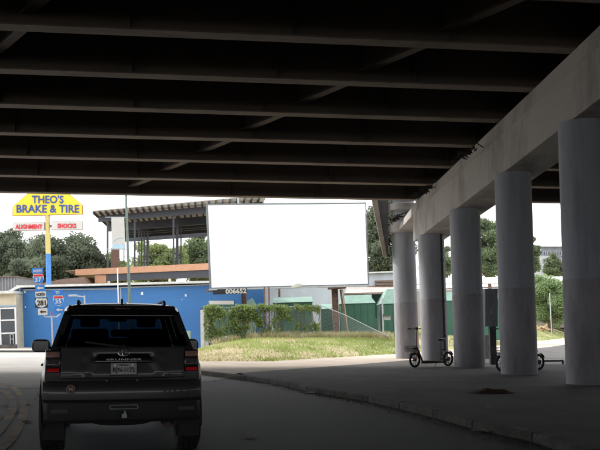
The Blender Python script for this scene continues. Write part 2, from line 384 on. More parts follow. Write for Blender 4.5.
def FZ(px): return 49.6+.012*(px-205)       # fence depth by bearing
def weed_pts(n):
    r = []
    for _ in range(n):
        px = random.uniform(212, 392); y = FZ(px)-random.uniform(-.6, 1.3)
        x = (px-CX)*y/F
        if noise.noise(Vector((px*.11, y*.8, 2)))+random.gauss(0, .2) < (.12 if px < 270 else -.18): continue
        r.append((x, y, G(x, y)+.12-random.random()**2*.3))
    return np.array(r)
tag(blades('tall_weeds', 16000, weed_pts, .15, .62, GRASS_D, .7, .025), 'tall straw weeds growing along the foot of the fence', 'weeds')
tag(blades('tall_green_weeds', 5000, weed_pts, .15, .6, GRASS_G, .7, .03), 'green weeds growing along the foot of the fence', 'weeds')
# ================================================================== BRIDGE
bridge = thing('highway_overpass', 'steel girder highway overpass on round grey concrete columns overhead', 'bridge', (0, 0, 0))
def rowx(z): return 7.02-.125*(z-19.7)
UB = Vector((math.cos(R(6.6)), math.sin(R(6.6)), 0)); VB = Vector((-math.sin(R(6.6)), math.cos(R(6.6)), 0))
def gird_h(z): return 5.62-.08*(max(z, 11)-33)      # underside above the eye
UL, UR, GD, GS = -140, 130, 1.15, 2.5  # span stretched far out of view on both sides to block light
# the visible girder planes: measured where they cross bearing x=150
for k in range(0, 50):  # rows behind the camera are unseen, added to keep light off the columns
    z0 = 33.35-GS*k; c = (150-CX)*z0/F; base = Vector((c*min(1, max(z0, 8)/8), z0, 0)) if z0 > 8 else Vector((-1.5, z0, 0))
    h = gird_h(z0)
    def P(u, v, hh): q = base+UB*u+VB*v; return U(q.x, q.y, hh)
    def bx(v0, v1, h0, h1): return [P(UL, v0, h0), P(UR, v0, h0), P(UR, v1, h0), P(UL, v1, h0)], [P(UL, v0, h1), P(UR, v0, h1), P(UR, v1, h1), P(UL, v1, h1)]
    mb = MB(); mb.hexa(*bx(-.012, .012, h+.03, h+GD)); mb.hexa(*bx(-.17, .17, h+GD, h+GD+.03))
    u = UL+.8
    while u < UR:
        for sg in (-1, 1): mb.hexa([P(u-.01, .012*sg, h+.031), P(u+.01, .012*sg, h+.031), P(u+.01, .15*sg, h+.031), P(u-.01, .15*sg, h+.031)], [P(u-.01, .012*sg, h+GD-.001), P(u+.01, .012*sg, h+GD-.001), P(u+.01, .15*sg, h+GD-.001), P(u-.01, .15*sg, h+GD-.001)])
        u += 3.75
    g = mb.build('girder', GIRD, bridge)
    mb = MB(); mb.hexa(*bx(-.21, .21, h-.012, h+.03)); mb.build('bottom_flange', FLANGE, g)
    # staggered diaphragms to the next girder
    if k < 17:
        h2 = gird_h(z0-GS)
        for rep in range(-9, 1):
            xx = -5.4+.70*(31-z0)+rep*9.6
            uu = (xx-base.x)/UB.x
            if not UL < uu < UR-2: continue
            mb = MB(); a0, a1 = -.03, -GS+.03; w2 = .15; sk = 1.7
            for (lo, hi, ww) in ((.3, .36, w2), (.36, GD-.22, .012), (GD-.22, GD-.16, w2)):
                mb.hexa([P(uu-ww+.55*0, a0, h+lo), P(uu+ww, a0, h+lo), P(uu+ww+sk, a1, h2+lo), P(uu-ww+sk, a1, h2+lo)], [P(uu-ww, a0, h+hi), P(uu+ww, a0, h+hi), P(uu+ww+sk, a1, h2+hi), P(uu-ww+sk, a1, h2+hi)])
            mb.build('cross_brace', GIRD, bridge)
# deck slab above, carried on out of view behind the camera to block light
mb = MB(); loops = []
for z0 in (34.4, 33.35, 30, 25, 20, 15, 11, 5, -5, -15, -25.5, -40, -60, -90):
    c = (150-CX)*max(z0, 8)/F; hh = gird_h(z0)+GD+.05
    p = Vector((c, z0, 0)); a = p+UB*UL; b = p+UB*UR
    loops.append([U(a.x, a.y, hh), U(b.x, b.y, hh), U(b.x, b.y, hh+.25), U(a.x, a.y, hh+.25)])
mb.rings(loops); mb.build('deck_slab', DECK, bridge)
mb = MB(); p = Vector(((150-CX)*34.4/F, 34.4, 0)); hh = gird_h(34.4)+GD+.31
a = p+UB*UL; b = p+UB*UR; mb.hexa([U(a.x, a.y-.3, hh), U(b.x, b.y-.3, hh), U(b.x, b.y, hh), U(a.x, a.y, hh)], [U(a.x, a.y-.2, hh+.85), U(b.x, b.y-.2, hh+.85), U(b.x, b.y, hh+.85), U(a.x, a.y, hh+.85)])
mb.build('parapet', CAPM, bridge)
# pier cap
def capb(z): return 5.02-.096*(z-19.7)
mb = MB(); loops = []
for z in (-58, 11, 19.7, 24, 28.5, 33.7):
    x = rowx(z)+.1; b = capb(max(z, 10))
    loops.append([U(x-.6, z, b), U(x+.6, z, b), U(x+.6, z, b+1.2), U(x-.6, z, b+1.2)])
mb.rings(loops); cap = mb.build('pier_cap', CAPM, bridge, bevel=.02)
mb = MB(); loops = []
for z, t0, t1 in ((-58, 1.203, 1.8), (11, 1.203, 1.8), (19.7, 1.203, 1.75), (28.5, 1.203, 1.72), (33.7, 1.203, 1.7), (36.8, 1.03, 1.35)):
    x = rowx(z)+.12; b = capb(max(z, 10)); 
    loops.append([U(x-.57, z, b+t0), U(x+.5, z, b+t0), U(x+.5, z, b+t1), U(x-.5, z, b+t1)])
mb.rings(loops); mb.build('bearing_ledge', CAPM, bridge, bevel=.02)
for k in range(12):      # bearing blocks under each girder on the ledge
    z = 33.35-GS*k+.6; x = rowx(z); b = capb(max(z, 10))+1.72
    mb = MB(); mb.hexa([U(x-.3, z-.25, b-.05), U(x+.3, z-.25, b-.05), U(x+.3, z+.25, b-.05), U(x-.3, z+.25, b-.05)], [U(x-.3, z-.25, gird_h(z)-.03), U(x+.3, z-.25, gird_h(z)-.03), U(x+.3, z+.25, gird_h(z)-.03), U(x-.3, z+.25, gird_h(z)-.03)])
    mb.build('bearing_block', CAPM, bridge)
# columns
def circ(x, y, r, z, n=48): return [(x+r*math.cos(2*PI*i/n), y+r*math.sin(2*PI*i/n), z) for i in range(n)]
COLS = [-15.4, -11, -6.6, -2.2, 2.2, 6.6, 11.0, 15.4, 19.7, 24.0, 28.4, 32.6]
for z in COLS:
    x = rowx(z)+.05; zs = U(x, z, 1.22).z; top = U(x, z, capb(max(z, 10))+.05).z; zb = G(x, z)+.1
    mb = MB(); mb.rings([circ(x, z, .535, zs), circ(x, z, .535, top)]); c = mb.build('column', COLM, bridge, smooth=True)
    mb = MB(); mb.rings([circ(x, z, .541, zb), circ(x, z, .541, zs)]); mb.build('painted_base', COLM2, c, smooth=True)
zA = 36.9; xA = rowx(zA)+.04
mb = MB(); zs = U(xA, zA, 1.22).z; mb.rings([circ(xA, zA, .535, zs), circ(xA, zA, .535, U(xA, zA, 7.1).z)]); c = mb.build('column', COLM, bridge, smooth=True)
mb = MB(); mb.rings([circ(xA, zA, .541, G(xA, zA)+.1), circ(xA, zA, .541, zs)]); mb.build('painted_base', COLM2, c, smooth=True)
for (y0, y1, r) in ((233, 223, .68), (211, 204.3, .66)):
    h0, h1 = (CY-y0)*zA/F, (CY-y1)*zA/F
    mb = MB(); mb.rings([circ(xA, zA, r-.02, U(xA, zA, h0).z), circ(xA, zA, r, U(xA, zA, h0+.03).z), circ(xA, zA, r, U(xA, zA, h1-.03).z), circ(xA, zA, r-.02, U(xA, zA, h1).z)])
    mb.build('collar', CAPM, bridge, smooth=30)
for (x0, x1, y0, y1) in ((381.5, 396, 231.5, 226), (376.5, 396, 210.7, 204.8)):
    mb = MB(); mb.prism([at(x0, y0, zA-.25), at(x1, y0, zA-.25), at(x1, y1, zA-.25), at(x0, y1, zA-.25)], (0, .5, 0)); mb.build('bracket_arm', CAPM, bridge, bevel=.01)
mb = MB(); mb.prism([at(364.6, 165, zA-.35), at(371.5, 165, zA-.35), at(387, 257, zA-.35), at(383.3, 257, zA-.35)], (0, .06, 0)); mb.build('tapered_strut', mat('strut_tan', (.42, .37, .3), .7, scale=3), bridge)
mb = MB(); mb.prism([at(371, 165, zA-.28), at(388, 165, zA-.28), at(388.3, 257, zA-.28), at(386.5, 257, zA-.28)], (0, .5, 0)); mb.build('strut_web', mat('strut_grey', (.12, .12, .13), .7, scale=3), bridge)
# drain pipe on the far side of the second column
DRAIN = mat('drain_pipe', (.035, .035, .038), .5, scale=4)
dp = thing('drain_pipe', 'dark vertical drain pipe strapped beside the grey overpass column', 'pipe', at(443.5, 358, 32.2))
a = at(445, 358, 32.2); b = at(445, 358, 32.2); b.z = at(440, 226, 32.2).z; a.z = G(a.x, a.y)+.1
mb = MB(); mb.tube([a, b], .065, 10); mb.build('pipe', DRAIN, dp, smooth=True)
for f in (.2, .45, .75):
    q = a.lerp(b, f); mb = MB(); mb.tube([q-Vector((0, 0, .06)), q+Vector((0, 0, .06))], .09, 10); mb.bar(q, q+Vector((-.3, .05, 0)), .03, .05); mb.build('clamp', DRAIN, dp)
# bird nests / twigs on the ledge
for (px, py, z) in ((424, 191, 31.0), (398, 218, 36.0), (466, 154, 25.5)):
    c0 = at(px, py, z)+Vector((-.05, -.1, 0)); mb = MB()
    for i in range(44):
        d = Vector((random.gauss(.3, .6), random.gauss(0, .3), random.gauss(.15, .35))).normalized()*random.uniform(.06, .17)
        q = c0+Vector((random.gauss(0, .16), random.gauss(0, .04), 0)); q.z += (q.x-c0.x)*.55+random.gauss(0, .04); mb.bar(q-d, q+d, .028)
    o = centre_origin(mb.build('bird_nest', mat('twigs', (.035, .03, .025), .9, scale=9)))
    tag(o, {424: 'messy dark twig nest on the ledge above the second column', 398: 'twig nest at the far outer tip of the ledge', 466: 'dim twig nest on the ledge nearest the road'}[px], 'nest')
# ================================================================== BUILDINGS LEFT
def wallquad(px0, py0, px1, py1, y0, y1, pyb0=None, pyb1=None): pass
BZ0, BZ1 = 59.0, 54.0        # blue building facade depth left / right
def facade(px): t = (px-18)/(265-18); return BZ0+(BZ1-BZ0)*t
bl = at(18, 349, BZ0); br = at(265, 350, BZ1)
shop = thing('blue_shop', 'long flat roofed tyre shop with plain bright blue wall', 'building', (bl.x, bl.y, 0))
def fp(px, py, d=0):          # point on the blue facade, d metres in front
    p = at(px, py, facade(px)); n = Vector((BZ0-BZ1, 16, 0)); return p+Vector((-.02, -1, 0))*d
tl, tr = at(18, 289, BZ0), at(265, 284.5, BZ1)
zb = -.1
back = Vector((-3, 14, 0)); backr = Vector((-1.5, 14, 0))
mb = MB(); mb.add([(bl.x, bl.y, zb), (br.x, br.y, zb), (tr.x, tr.y, tr.z), (tl.x, tl.y, tl.z)]+[(bl.x+back.x, bl.y+back.y, zb), (br.x+backr.x, br.y+backr.y, zb), (tr.x+backr.x, tr.y+backr.y, tr.z), (tl.x+back.x, tl.y+back.y, tl.z)],
    [(0, 1, 2, 3), (5, 4, 7, 6), (4, 0, 3, 7), (1, 5, 6, 2), (3, 2, 6, 7)])
mb.build('wall', BLUE, shop)
TRIM = mat('roof_edge_white', (.62, .62, .58), .5, scale=3)
mb = MB(); e0 = at(16, 287.5, BZ0-.5); e1 = at(266, 281.5, BZ1-.5); e0b = at(16, 285.5, BZ0-.5); e1b = at(266, 279.3, BZ1-.5)
mb.add([e0, e1, e1b, e0b, e0+back*1.05, e1+backr*1.05, e1b+backr*1.05, e0b+back*1.05], [(0, 1, 2, 3), (5, 4, 7, 6), (4, 0, 3, 7), (1, 5, 6, 2), (3, 2, 6, 7), (4, 5, 1, 0)]); mb.build('roof', TRIM, shop)
mb = MB(); mb.prism([at(8, 292.5, BZ0-.6), at(9, 290.5, BZ0-.6), at(17, 285.5, BZ0-.6), at(20, 287.6, BZ0-.6)], (0, 3, 0)); mb.build('roof_overhang', TRIM, shop)
# painted parapet course between wall and roof edge
mb = MB(); mb.tube([fp(24, 290, .12), fp(117, 289, .12), fp(121, 287.5, .12), fp(209, 284.8, .12), fp(262, 284, .12)], .045, 6); mb.build('conduit', GALV, shop)
mb = MB(); mb.tube([fp(121.3, 287.5, .12), fp(121.9, 318, .12)], .05, 6); mb.build('conduit', GALV, shop)
for (px, py, s_) in ((186, 295.5, .12), (182.5, 299.5, .09), (142.5, 293.5, .16), (20, 289.8, .1), (25.2, 292.2, .1), (25.5, 307, .07), (128, 303, .1)):
    p = fp(px, py); mb = MB(); mb.box(p.x-s_/2, p.x+s_/2, p.y-s_, p.y+.02, p.z-s_*.7, p.z+s_*.7); mb.build('wall_light', WHITE, shop, bevel=.02)
# faint panel seams of the sheet wall
pw = thing('panel_window', '', 'x') if False else None
# the doorway with green shutter behind the vines
fr = fp(206, 300, .05)
for (x0, x1, y0, y1, m, n, dd) in ((207, 236, 337, 297.5, GALV, 'service_opening', .04), (209, 234, 337, 300.5, GREEN, 'roller_shutter', .08), (209, 234, 304.5, 300.8, SWHITE, 'shutter_rail', .12)):
    mb = MB(); mb.prism([fp(x0, y0, dd), fp(x1, y0, dd), fp(x1, y1, dd), fp(x0, y1, dd)], (0, .05, 0)); mb.build(n, m, shop)
# cream building
cz = 57.5; cb = thing('cream_shopfront', 'cream fronted low building with dark gridded window at far left', 'building', (at(-40, 347, cz).x, cz, 0))
def cp(px, py, d=0): p = at(px, py, cz); p.y -= d; return p
a, b_, t_ = cp(-110, 348), cp(17.6, 348), cp(17.6, 291.5)
mb = MB(); mb.box(a.x, b_.x, cz, cz+9, -.2, t_.z); mb.build('wall', CREAM, cb)
mb = MB(); p = cp(17.8, 293.5); q = cp(17.8, 290.8); mb.box(a.x, b_.x+.05, cz-.5, cz+9.2, p.z, q.z); mb.build('roof_edge', TRIM, cb)
mb = MB(); p = cp(17.6, 306.5, .25); q = cp(17.6, 305, .25); mb.box(a.x, b_.x, cz-.1, cz-.002, p.z, q.z); mb.build('ledge', mat('ledge_blue', (.3, .4, .52), .6), cb)
for x0 in (0.5, -34, -68):
    w_ = thing  # window of the shop: frame with panes
    fr_mb = MB(); l, r_ = cp(x0, 346).x, cp(x0+17, 346).x; zt, zb2 = cp(8, 307.5).z, cp(8, 346).z
    for xx in (l, r_-.11): fr_mb.box(xx, xx+.11, cz-.09, cz-.003, zb2, zt)
    for py in (307.5, 319.5, 332.5, 344.8): zz = cp(8, py).z; fr_mb.box(l+.11, r_-.11, cz-.088, cz-.003, zz-.1, zz)
    wf = fr_mb.build('window', WHITE, cb)
    for (pa, pb) in ((309, 319.5), (321, 332.5), (334, 344.8)):
        mb = MB(); mb.box(l+.11, r_-.11, cz-.03, cz-.004, cp(8, pb).z, cp(8, pa).z); mb.build('pane', WINDOW, wf)
mb = MB(); l = cp(11, 343).x; 
for xx in (0, .22): mb.box(l+xx, l+xx+.05, cz-.2, cz-.15, cp(8, 344).z, cp(8, 333).z)
for py in (334.5, 339.5): mb.box(l+.05, l+.22, cz-.2, cz-.15, cp(8, py).z, cp(8, py).z+.05)
st = centre_origin(mb.build('step_ladder', GALV)); tag(st, 'small pale step ladder standing in front of the dark shop window', 'ladder')
# low wall in front of cream building
mb = MB(); l, r_ = cp(-110, 350, 1).x, at(17, 350, 56).x; mb.box(l, r_, 55.8, 56.1, -.2, at(10, 344.5, 56).z)
o = centre_origin(mb.build('planter_wall', KERB)); tag(o, 'low tan kerb wall under the dark shop window', 'wall')
# grey shed behind, far left
shed = thing('grey_shed', 'grey corrugated metal shed behind the cream building', 'building', (at(-10, 300, 66).x, 66, 0))
l, r_ = at(-60, 300, 66).x, at(17.5, 300, 66).x; mb = MB(); n = 26
for i in range(n):
    x0 = l+(r_-l)*i/n; mb.box(x0, x0+(r_-l)/n*.55, 65.93, 66, 0, at(0, 277.5, 66).z)
mb.box(l, r_, 66, 72, 0, at(0, 277.5, 66).z); mb.build('corrugated_wall', GREYR, shed)
mb = MB(); mb.box(l-.2, r_+.1, 65.7, 72.3, at(0, 277.5, 66).z, at(0, 276.7, 66).z); mb.build('roof', RUST, shed)
# brown roofs beyond the blue shop
o = MB(); o.prism([at(28, 286, 74), at(88, 283.5, 74), at(84, 277, 74), at(62, 279, 74)], (0, 8, 0)); o = centre_origin(o.build('far_roof', mat('brown_roof', (.2, .13, .1), .8, scale=2)))
tag(o, 'low brown roof showing just above the blue shop roof', 'roof')
# ================================================================== PAVILION
PZ0, PZ1 = 75.0, 66.0
def pz(px): # depth along front edge at bearing px, straight line between end points
    x0, y0 = (93-CX)*PZ0/F, PZ0; x1, y1 = (267-CX)*PZ1/F, PZ1; s_ = (px-CX)/F
    t = (s_*y0-x0)/((x1-x0)-s_*(y1-y0)); return y0+(y1-y0)*t, t
pa = Vector(((93-CX)*PZ0/F, PZ0, 0)); pb = Vector(((267-CX)*PZ1/F, PZ1, 0)); pd = (pb-pa).normalized(); pn = Vector((-.1, .995, 0)); plen = (pb-pa).length
pav = thing('rooftop_pavilion', 'open dark steel pavilion with corrugated roof and timber deck behind the blue shop', 'pavilion', (-12, 75, 0))
H0 = (CY-211)*PZ0/F
def PP(u, v, h): q = pa+pd*u+pn*v; return U(q.x, q.y, h)
def pbox(mb, u0, u1, v0, v1, h0, h1): mb.hexa([PP(u0, v0, h0), PP(u1, v0, h0), PP(u1, v1, h0), PP(u0, v1, h0)], [PP(u0, v0, h1), PP(u1, v0, h1), PP(u1, v1, h1), PP(u0, v1, h1)]); return mb
npan = 26; pwid = plen/npan; DEP = 17.5
for i in range(npan):
    mb = MB(); u0, u1 = i*pwid, (i+1)*pwid; pbox(mb, u0+.03, u1-.03, random.uniform(-.03, .03), DEP, H0, H0+.06+random.uniform(0, .02)); mb.build('roof_panel', ROOFP, pav)
    mb = MB(); pbox(mb, u0-.07, u0+.07, .1, DEP, H0-.24, H0-.004); mb.build('joist', DSTEEL, pav)
for (v0, h0, h1, hw) in ((1.9, -.8, -.245, .3), (7.8, -1.0, -.245, .3), (10.2, -.6, -.245, .2), (12.6, -.7, -.245, .2), (15, -.6, -.245, .2), (17.2, -.7, -.245, .2), (21.5, -.6, -.1, .25)):
    mb = MB(); pbox(mb, .3, plen-.3, v0-hw/2, v0+hw/2, H0+h0, H0+h1); mb.build('beam', DSTEEL, pav)
DH = (CY-266)*71/F                 # deck level above the eye
def ppost(px, v, wd, m=DSTEEL, top=H0-.3, bot=None):
    # bearing px, v metres behind the front edge
    x0 = pa+pn*v; s_ = (px-CX)/F; t = (s_*x0.y-x0.x)/(pd.x-s_*pd.y); mb = MB(); pbox(mb, t-wd/2, t+wd/2, v-wd/2, v+wd/2, bot if bot is not None else DH-.3, top); mb.build('post', m, pav)
for px, v, wd in ((107.6, 1.9, .2), (134.8, 1.9, .2), (173.5, 1.9, .2), (215, 1.9, .2), (139, 6, .14), (141.6, 8, .14), (144.3, 10, .14), (147.6, 12, .3), (124, 6, .14), (177.2, 6, .32), (181, 9, .16), (246, 6, .3), (255, 1.9, .2)):
    ppost(px, v, wd)
mb = MB()
pbox(mb, -3.5, plen+1, .0, DEP, DH-.06, DH-.01); mb.build('deck_floor', WOODR, pav)
mb = MB(); pbox(mb, -2.2, plen+1, -.12, -.01, DH-.5, DH+.06); mb.build('deck_fascia', ORANGE, pav)
mb = MB(); pbox(mb, 1.7, plen+1, .1, .5, DH-1.12, DH-.53); mb.build('deck_beam', DSTEEL, pav)
mb = MB(); pbox(mb, .2, 1.6, .1, 3, DH-1.3, DH-.52); mb.build('deck_box', ORANGE, pav)
for u in (1.75, 8.8, 15, plen-1): mb = MB(); pbox(mb, u, u+.3, .15, .45, -2.2, DH-1.122); mb.build('lower_post', SWHITE, pav)
for i in range(6): mb = MB(); u0 = 2.05+i*.17; pbox(mb, u0, u0+.155, .9, 1.0, DH, DH+2.0); mb.build('slat', BROWN, pav)
for hh in (1.05, .55): mb = MB(); pbox(mb, 3.4, plen, .3, .32, DH+hh, DH+hh+.03); mb.build('cable_rail', DSTEEL, pav)
# ================================================================== SIGNS
SZ = 62.0
theo = thing('shop_pole_sign', 'yellow six sided brake and tire sign on yellow and blue pole', 'sign', (at(49, 284, SZ).x, SZ, 0))
def prismpx(pts, z, th): mb = MB(); mb.prism([at(px, py, z) for px, py in pts], (0, th, 0)); return mb
out_ = [(12.7, 215.5), (82, 214), (82, 205), (66.5, 192.3), (29.5, 192.3), (12.9, 206.3)]
prismpx(out_, SZ, .35).build('sign_panel', YEL, theo, bevel=.02)
ctr = Vector((47.4, 205)); big_ = [(ctr.x+(x-ctr.x)*1.012, ctr.y+(y-ctr.y)*1.03) for x, y in out_]
prismpx(big_, SZ+.03, .29).build('sign_rim', mat('rim_red', (.35, .12, .05), .6), theo)
def tpx(name, body, m, x0, x1, yb, yt, z, parent, dep=.03, bold=.01, lean=0, sp=1.0):
    return text(name, body, m, at(x0, yb, z), at(x1, yb-(lean), z), at(x0, yt, z), parent, dep, bold, .02, sp)
tpx('lettering', "THEO'S", SBLUE, 31.9, 63.6, 203.3, 195.2, SZ-.03, theo, bold=.018)
tpx('lettering', "BRAKE & TIRE", SBLUE, 16.6, 79.2, 212.7, 204.8, SZ-.03, theo, bold=.018)
poleb = at(49.2, 300, SZ+.2); ptop = at(47.4, 214.5, SZ+.2)
zsw = at(48, 253.5, SZ).z; pm = ptop.lerp(poleb, (ptop.z-zsw)/(ptop.z-poleb.z)); poleb = pm+(poleb-pm)*((pm.z+0.1)/(pm.z-poleb.z))
mb = MB(); mb.tube([ptop, pm], .19, 14); mb.build('pole_upper', mat('pole_yellow', (.6, .48, .12), .6, scale=3, col2=(.5, .42, .2)), theo, smooth=True)
mb = MB(); mb.tube([pm, poleb], .192, 14); mb.build('pole_lower', mat('pole_blue', (.06, .2, .5), .6, scale=3), theo, smooth=True)
for (x0, x1, y0, y1, s_, tx0, tx1, ty0, ty1) in ((13, 44, 230.2, 222.8, 'ALIGNMENT', 15.3, 42.3, 228.9, 224.4), (51.8, 82.2, 229.6, 221.8, 'SHOCKS', 57.6, 76.3, 228.1, 223.5)):
    sb = prismpx([(x0, y0), (x1, y0-.3), (x1, y1-.3), (x0, y1)], SZ, .3).build('box_sign', SWHITE, theo, bevel=.01)
    prismpx([(x0-.4, y0+.5), (x1+.4, y0+.2), (x1+.4, y1-.8), (x0-.4, y1-.5)], SZ+.04, .22).build('sign_frame', mat('frame_tan', (.35, .28, .24), .6), sb)
    tpx('lettering', s_, RED, tx0, tx1, ty0, ty1, SZ-.03, sb, bold=.03)
for (x0, x1) in ((44, 46.2), (49.4, 51.8)):
    prismpx([(x0, 227.5), (x1, 227.5), (x1, 224.8), (x0, 224.8)], SZ+.1, .12).build('sign_bracket', RUST, theo)
# highway route signs
HZ = 46.0
route = thing('route_marker_assembly', 'leaning post with stacked blue and white highway route shields and arrows', 'road sign', (at(51.5, 345, HZ).x, HZ, G(at(51.5, 345, HZ).x, HZ)))
def rrect(x0, x1, y0, y1, sk=.04): # slightly leaning plate
    o_ = (y0-y1)*sk; return [(x0, y0), (x1, y0-.3), (x1-o_, y1-.3), (x0-o_, y1)]
def plate(nm, m, x0, x1, yb, yt, z=HZ, par=route): return prismpx(rrect(x0, x1, yb, yt), z, .03).build(nm, m, par)
def lin(nm, body, m, x0, x1, yb, yt, par, z=HZ): return text(nm, body, m, at(x0, yb, z-.015), at(x1, yb-.3, z-.015), at(x0-(yb-yt)*.04, yt, z-.015), par, .008, .03, .004)
def shield(x0, x1, y0, y1, m, z, par, nm, th=.03):
    P_ = [(0, .62), (.03, .42), (.12, .2), (.28, .06), (.5, 0), (.72, .06), (.88, .2), (.97, .42), (1, .62), (.97, .8), (.93, .97), (.8, 1.0), (.65, .965), (.5, 1.0), (.35, .965), (.2, 1.0), (.07, .97), (.03, .8)]
    h = y0-y1; return prismpx([(x0+u*(x1-x0)-v*h*.04, y0-v*h) for u, v in P_], z, th).build(nm, m, par)
def arrow(x0, x1, yc, hh, m, par, z=HZ): return prismpx([(x0, yc), (x0+(x1-x0)*.38, yc+hh), (x0+(x1-x0)*.38, yc+hh*.38), (x1, yc+hh*.33), (x1, yc-hh*.33), (x0+(x1-x0)*.38, yc-hh*.38), (x0+(x1-x0)*.38, yc-hh)], z-.015, .012).build('arrow', m, par)
LB = mat('sign_black', (.02, .02, .02), .5)
p = plate('direction_plate', IBLUE, 32.3, 43.1, 273.5, 268.3); lin('lettering', 'NORTH', SWHITE, 33.4, 42.0, 272.5, 269.6, p)
def interstate(x0, x1, y0, y1, num):
    s0 = shield(x0, x1, y0, y1, SWHITE, HZ, route, 'route_shield'); w_ = x1-x0; h_ = y0-y1
    shield(x0+.5, x1-.5, y0-.6, y1+h_*.31, IBLUE, HZ-.012, s0, 'shield_face', .012)
    t = h_*.04; prismpx([(x0+.9-t, y1+h_*.27), (x1-.6-t, y1+h_*.25), (x1-.9-t, y1+h_*.07), (x0+1.2-t, y1+h_*.09)], HZ-.014, .012).build('red_band', RED, s0)
    lin('lettering', num, SWHITE, x0+2.0, x1-2.3, y0-h_*.2, y1+h_*.38, s0)
interstate(32.9, 43.9, 284.2, 273.6, '37')
p = plate('arrow_plate', IBLUE, 35.3, 44.8, 291.3, 285.2); arrow(36.6, 43.5, 288, 2.0, SWHITE, p)
p = plate('direction_plate', SWHITE, 35.5, 46.0, 297.2, 291.7); lin('lettering', 'NORTH', LB, 36.6, 45, 296.1, 293.0, p)
p = plate('route_plate', LB, 35.2, 47.8, 307.8, 298.0)
shield(35.5, 47.6, 307.5, 298.3, SWHITE, HZ-.012, p, 'shield_face', .012); lin('lettering', '281', LB, 37.2, 45.8, 305.6, 300.4, p, HZ-.012)
p = plate('arrow_plate', SWHITE, 38.2, 47.4, 315.2, 308.6); arrow(39.7, 46, 311.8, 1.9, LB, p)
p = plate('direction_plate', IBLUE, 52.4, 62.8, 295.3, 290.3); lin('lettering', 'TO', SWHITE, 55.5, 59.6, 294.3, 291.4, p)
interstate(53.2, 63.8, 305.8, 295.4, '35')
p = plate('arrow_plate', IBLUE, 54.7, 64.0, 313.2, 306.6); arrow(56, 62.6, 309.8, 2.0, SWHITE, p)
mb = MB(); mb.tube([at(38, 268, HZ+.08), at(43.2, 314, HZ+.08), at(45, 316.8, HZ+.08), at(57, 316.8, HZ+.08), at(60.5, 314, HZ+.08), at(58.5, 290, HZ+.08)], .032, 8); mb.build('carrier_frame', GALV, route)
base = at(52.6, 340, HZ+.08); base.z = G(base.x, HZ); mb = MB(); mb.tube([at(51.4, 312.5, HZ+.08), base], .045, 8); mb.build('post', GALV, route)
prismpx([(50.9, 315.5), (52, 315.5), (52, 311.5), (50.9, 311.5)], HZ, .05).build('reflector', RED, route)
# small street lamp
lp = thing('small_lamp_post', 'small galvanised lamp post with horizontal arm before the blue wall', 'lamp post', (at(85, 330, 52).x, 52, 0))
b0 = at(85.3, 330, 52); b0.z = G(b0.x, 52)
mb = MB(); mb.tube([b0, at(84.4, 295.5, 52)], .05, 8); mb.build('pole', GALV, lp)
mb = MB(); mb.tube([at(84.6, 296.8, 52), at(76, 296, 52)], .035, 8); mb.build('arm', GALV, lp)
mb = MB(); q = at(73, 295.6, 52); mb.box(q.x-.28, q.x+.25, q.y-.12, q.y+.12, q.z-.06, q.z+.06); mb.build('lamp_head', GALV, lp, bevel=.03)
# tall street light pole with banner
TZ = 51.5
tp = thing('street_light_pole', 'tall grey green street light pole carrying a white banner', 'street light', (at(131.5, 350, TZ).x, TZ, G(at(131.5, 350, TZ).x, TZ)))
pb0 = at(131.3, 350, TZ); pb0.z = G(pb0.x, TZ); pt0 = at(126, 194, TZ); up_ = (pt0-pb0); pt1 = pt0+up_*.12
mb = MB(); mb.tube([pb0, pt1], [.1, .065], 10); mb.build('pole', SPOLE, tp, smooth=True)
mb = MB(); mb.tube([at(126.2, 196.5, TZ), at(123, 193, TZ), at(121, 188, TZ)], .03, 6); mb.build('bracket', SPOLE, tp)
mb = MB(); mb.tube([pt1, pt1+Vector((-.6, 0, .35)), pt1+Vector((-1.9, 0, .45))], .04, 6); mb.build('lamp_arm', SPOLE, tp)
mb = MB(); mb.box(pt1.x-2.6, pt1.x-1.8, TZ-.16, TZ+.16, pt1.z+.36, pt1.z+.52); mb.build('luminaire', GALV, tp, bevel=.05)
mb = MB(); mb.tube([at(105, 217.2, TZ), at(128, 217.2, TZ)], .025, 6); mb.build('banner_arm', GALV, tp)
mb = MB(); mb.tube([at(107.5, 249.2, TZ), at(129, 249.3, TZ)], .025, 6); mb.build('banner_arm', GALV, tp)
prismpx([(112, 248.8), (125.2, 248.8), (124.2, 217.5), (111.3, 217.5)], TZ-.01, .012).build('banner', SWHITE, tp)
PB = mat('banner_pale_blue', (.42, .58, .66), .6, scale=3)
prismpx([(112.3, 248.4), (125, 248.4), (124.9, 244.8), (118, 243.7), (112.2, 244.6)], TZ-.022, .008).build('banner_print', PB, tp)
mb = MB(); arcp = [at(112.4+u*11.6, 242-6*math.sin(u*PI*.6)+u*2, TZ-.02) for u in np.linspace(0, 1, 12)]; mb.tube(arcp, .02, 4); mb.build('banner_print', PB, tp)
# thin white pole on the shop roof
wp = MB(); wp.tube([at(117.5, 268, 53), at(118.3, 300, 53), ], .045, 6); q = at(118.6, 320, 53); wp.tube([at(118.3, 300, 53), (q.x, q.y, G(q.x, 53))], .045, 6)
tag(centre_origin(wp.build('white_pole', WHITE)), 'slender white pole rising in front of the blue wall', 'pole')
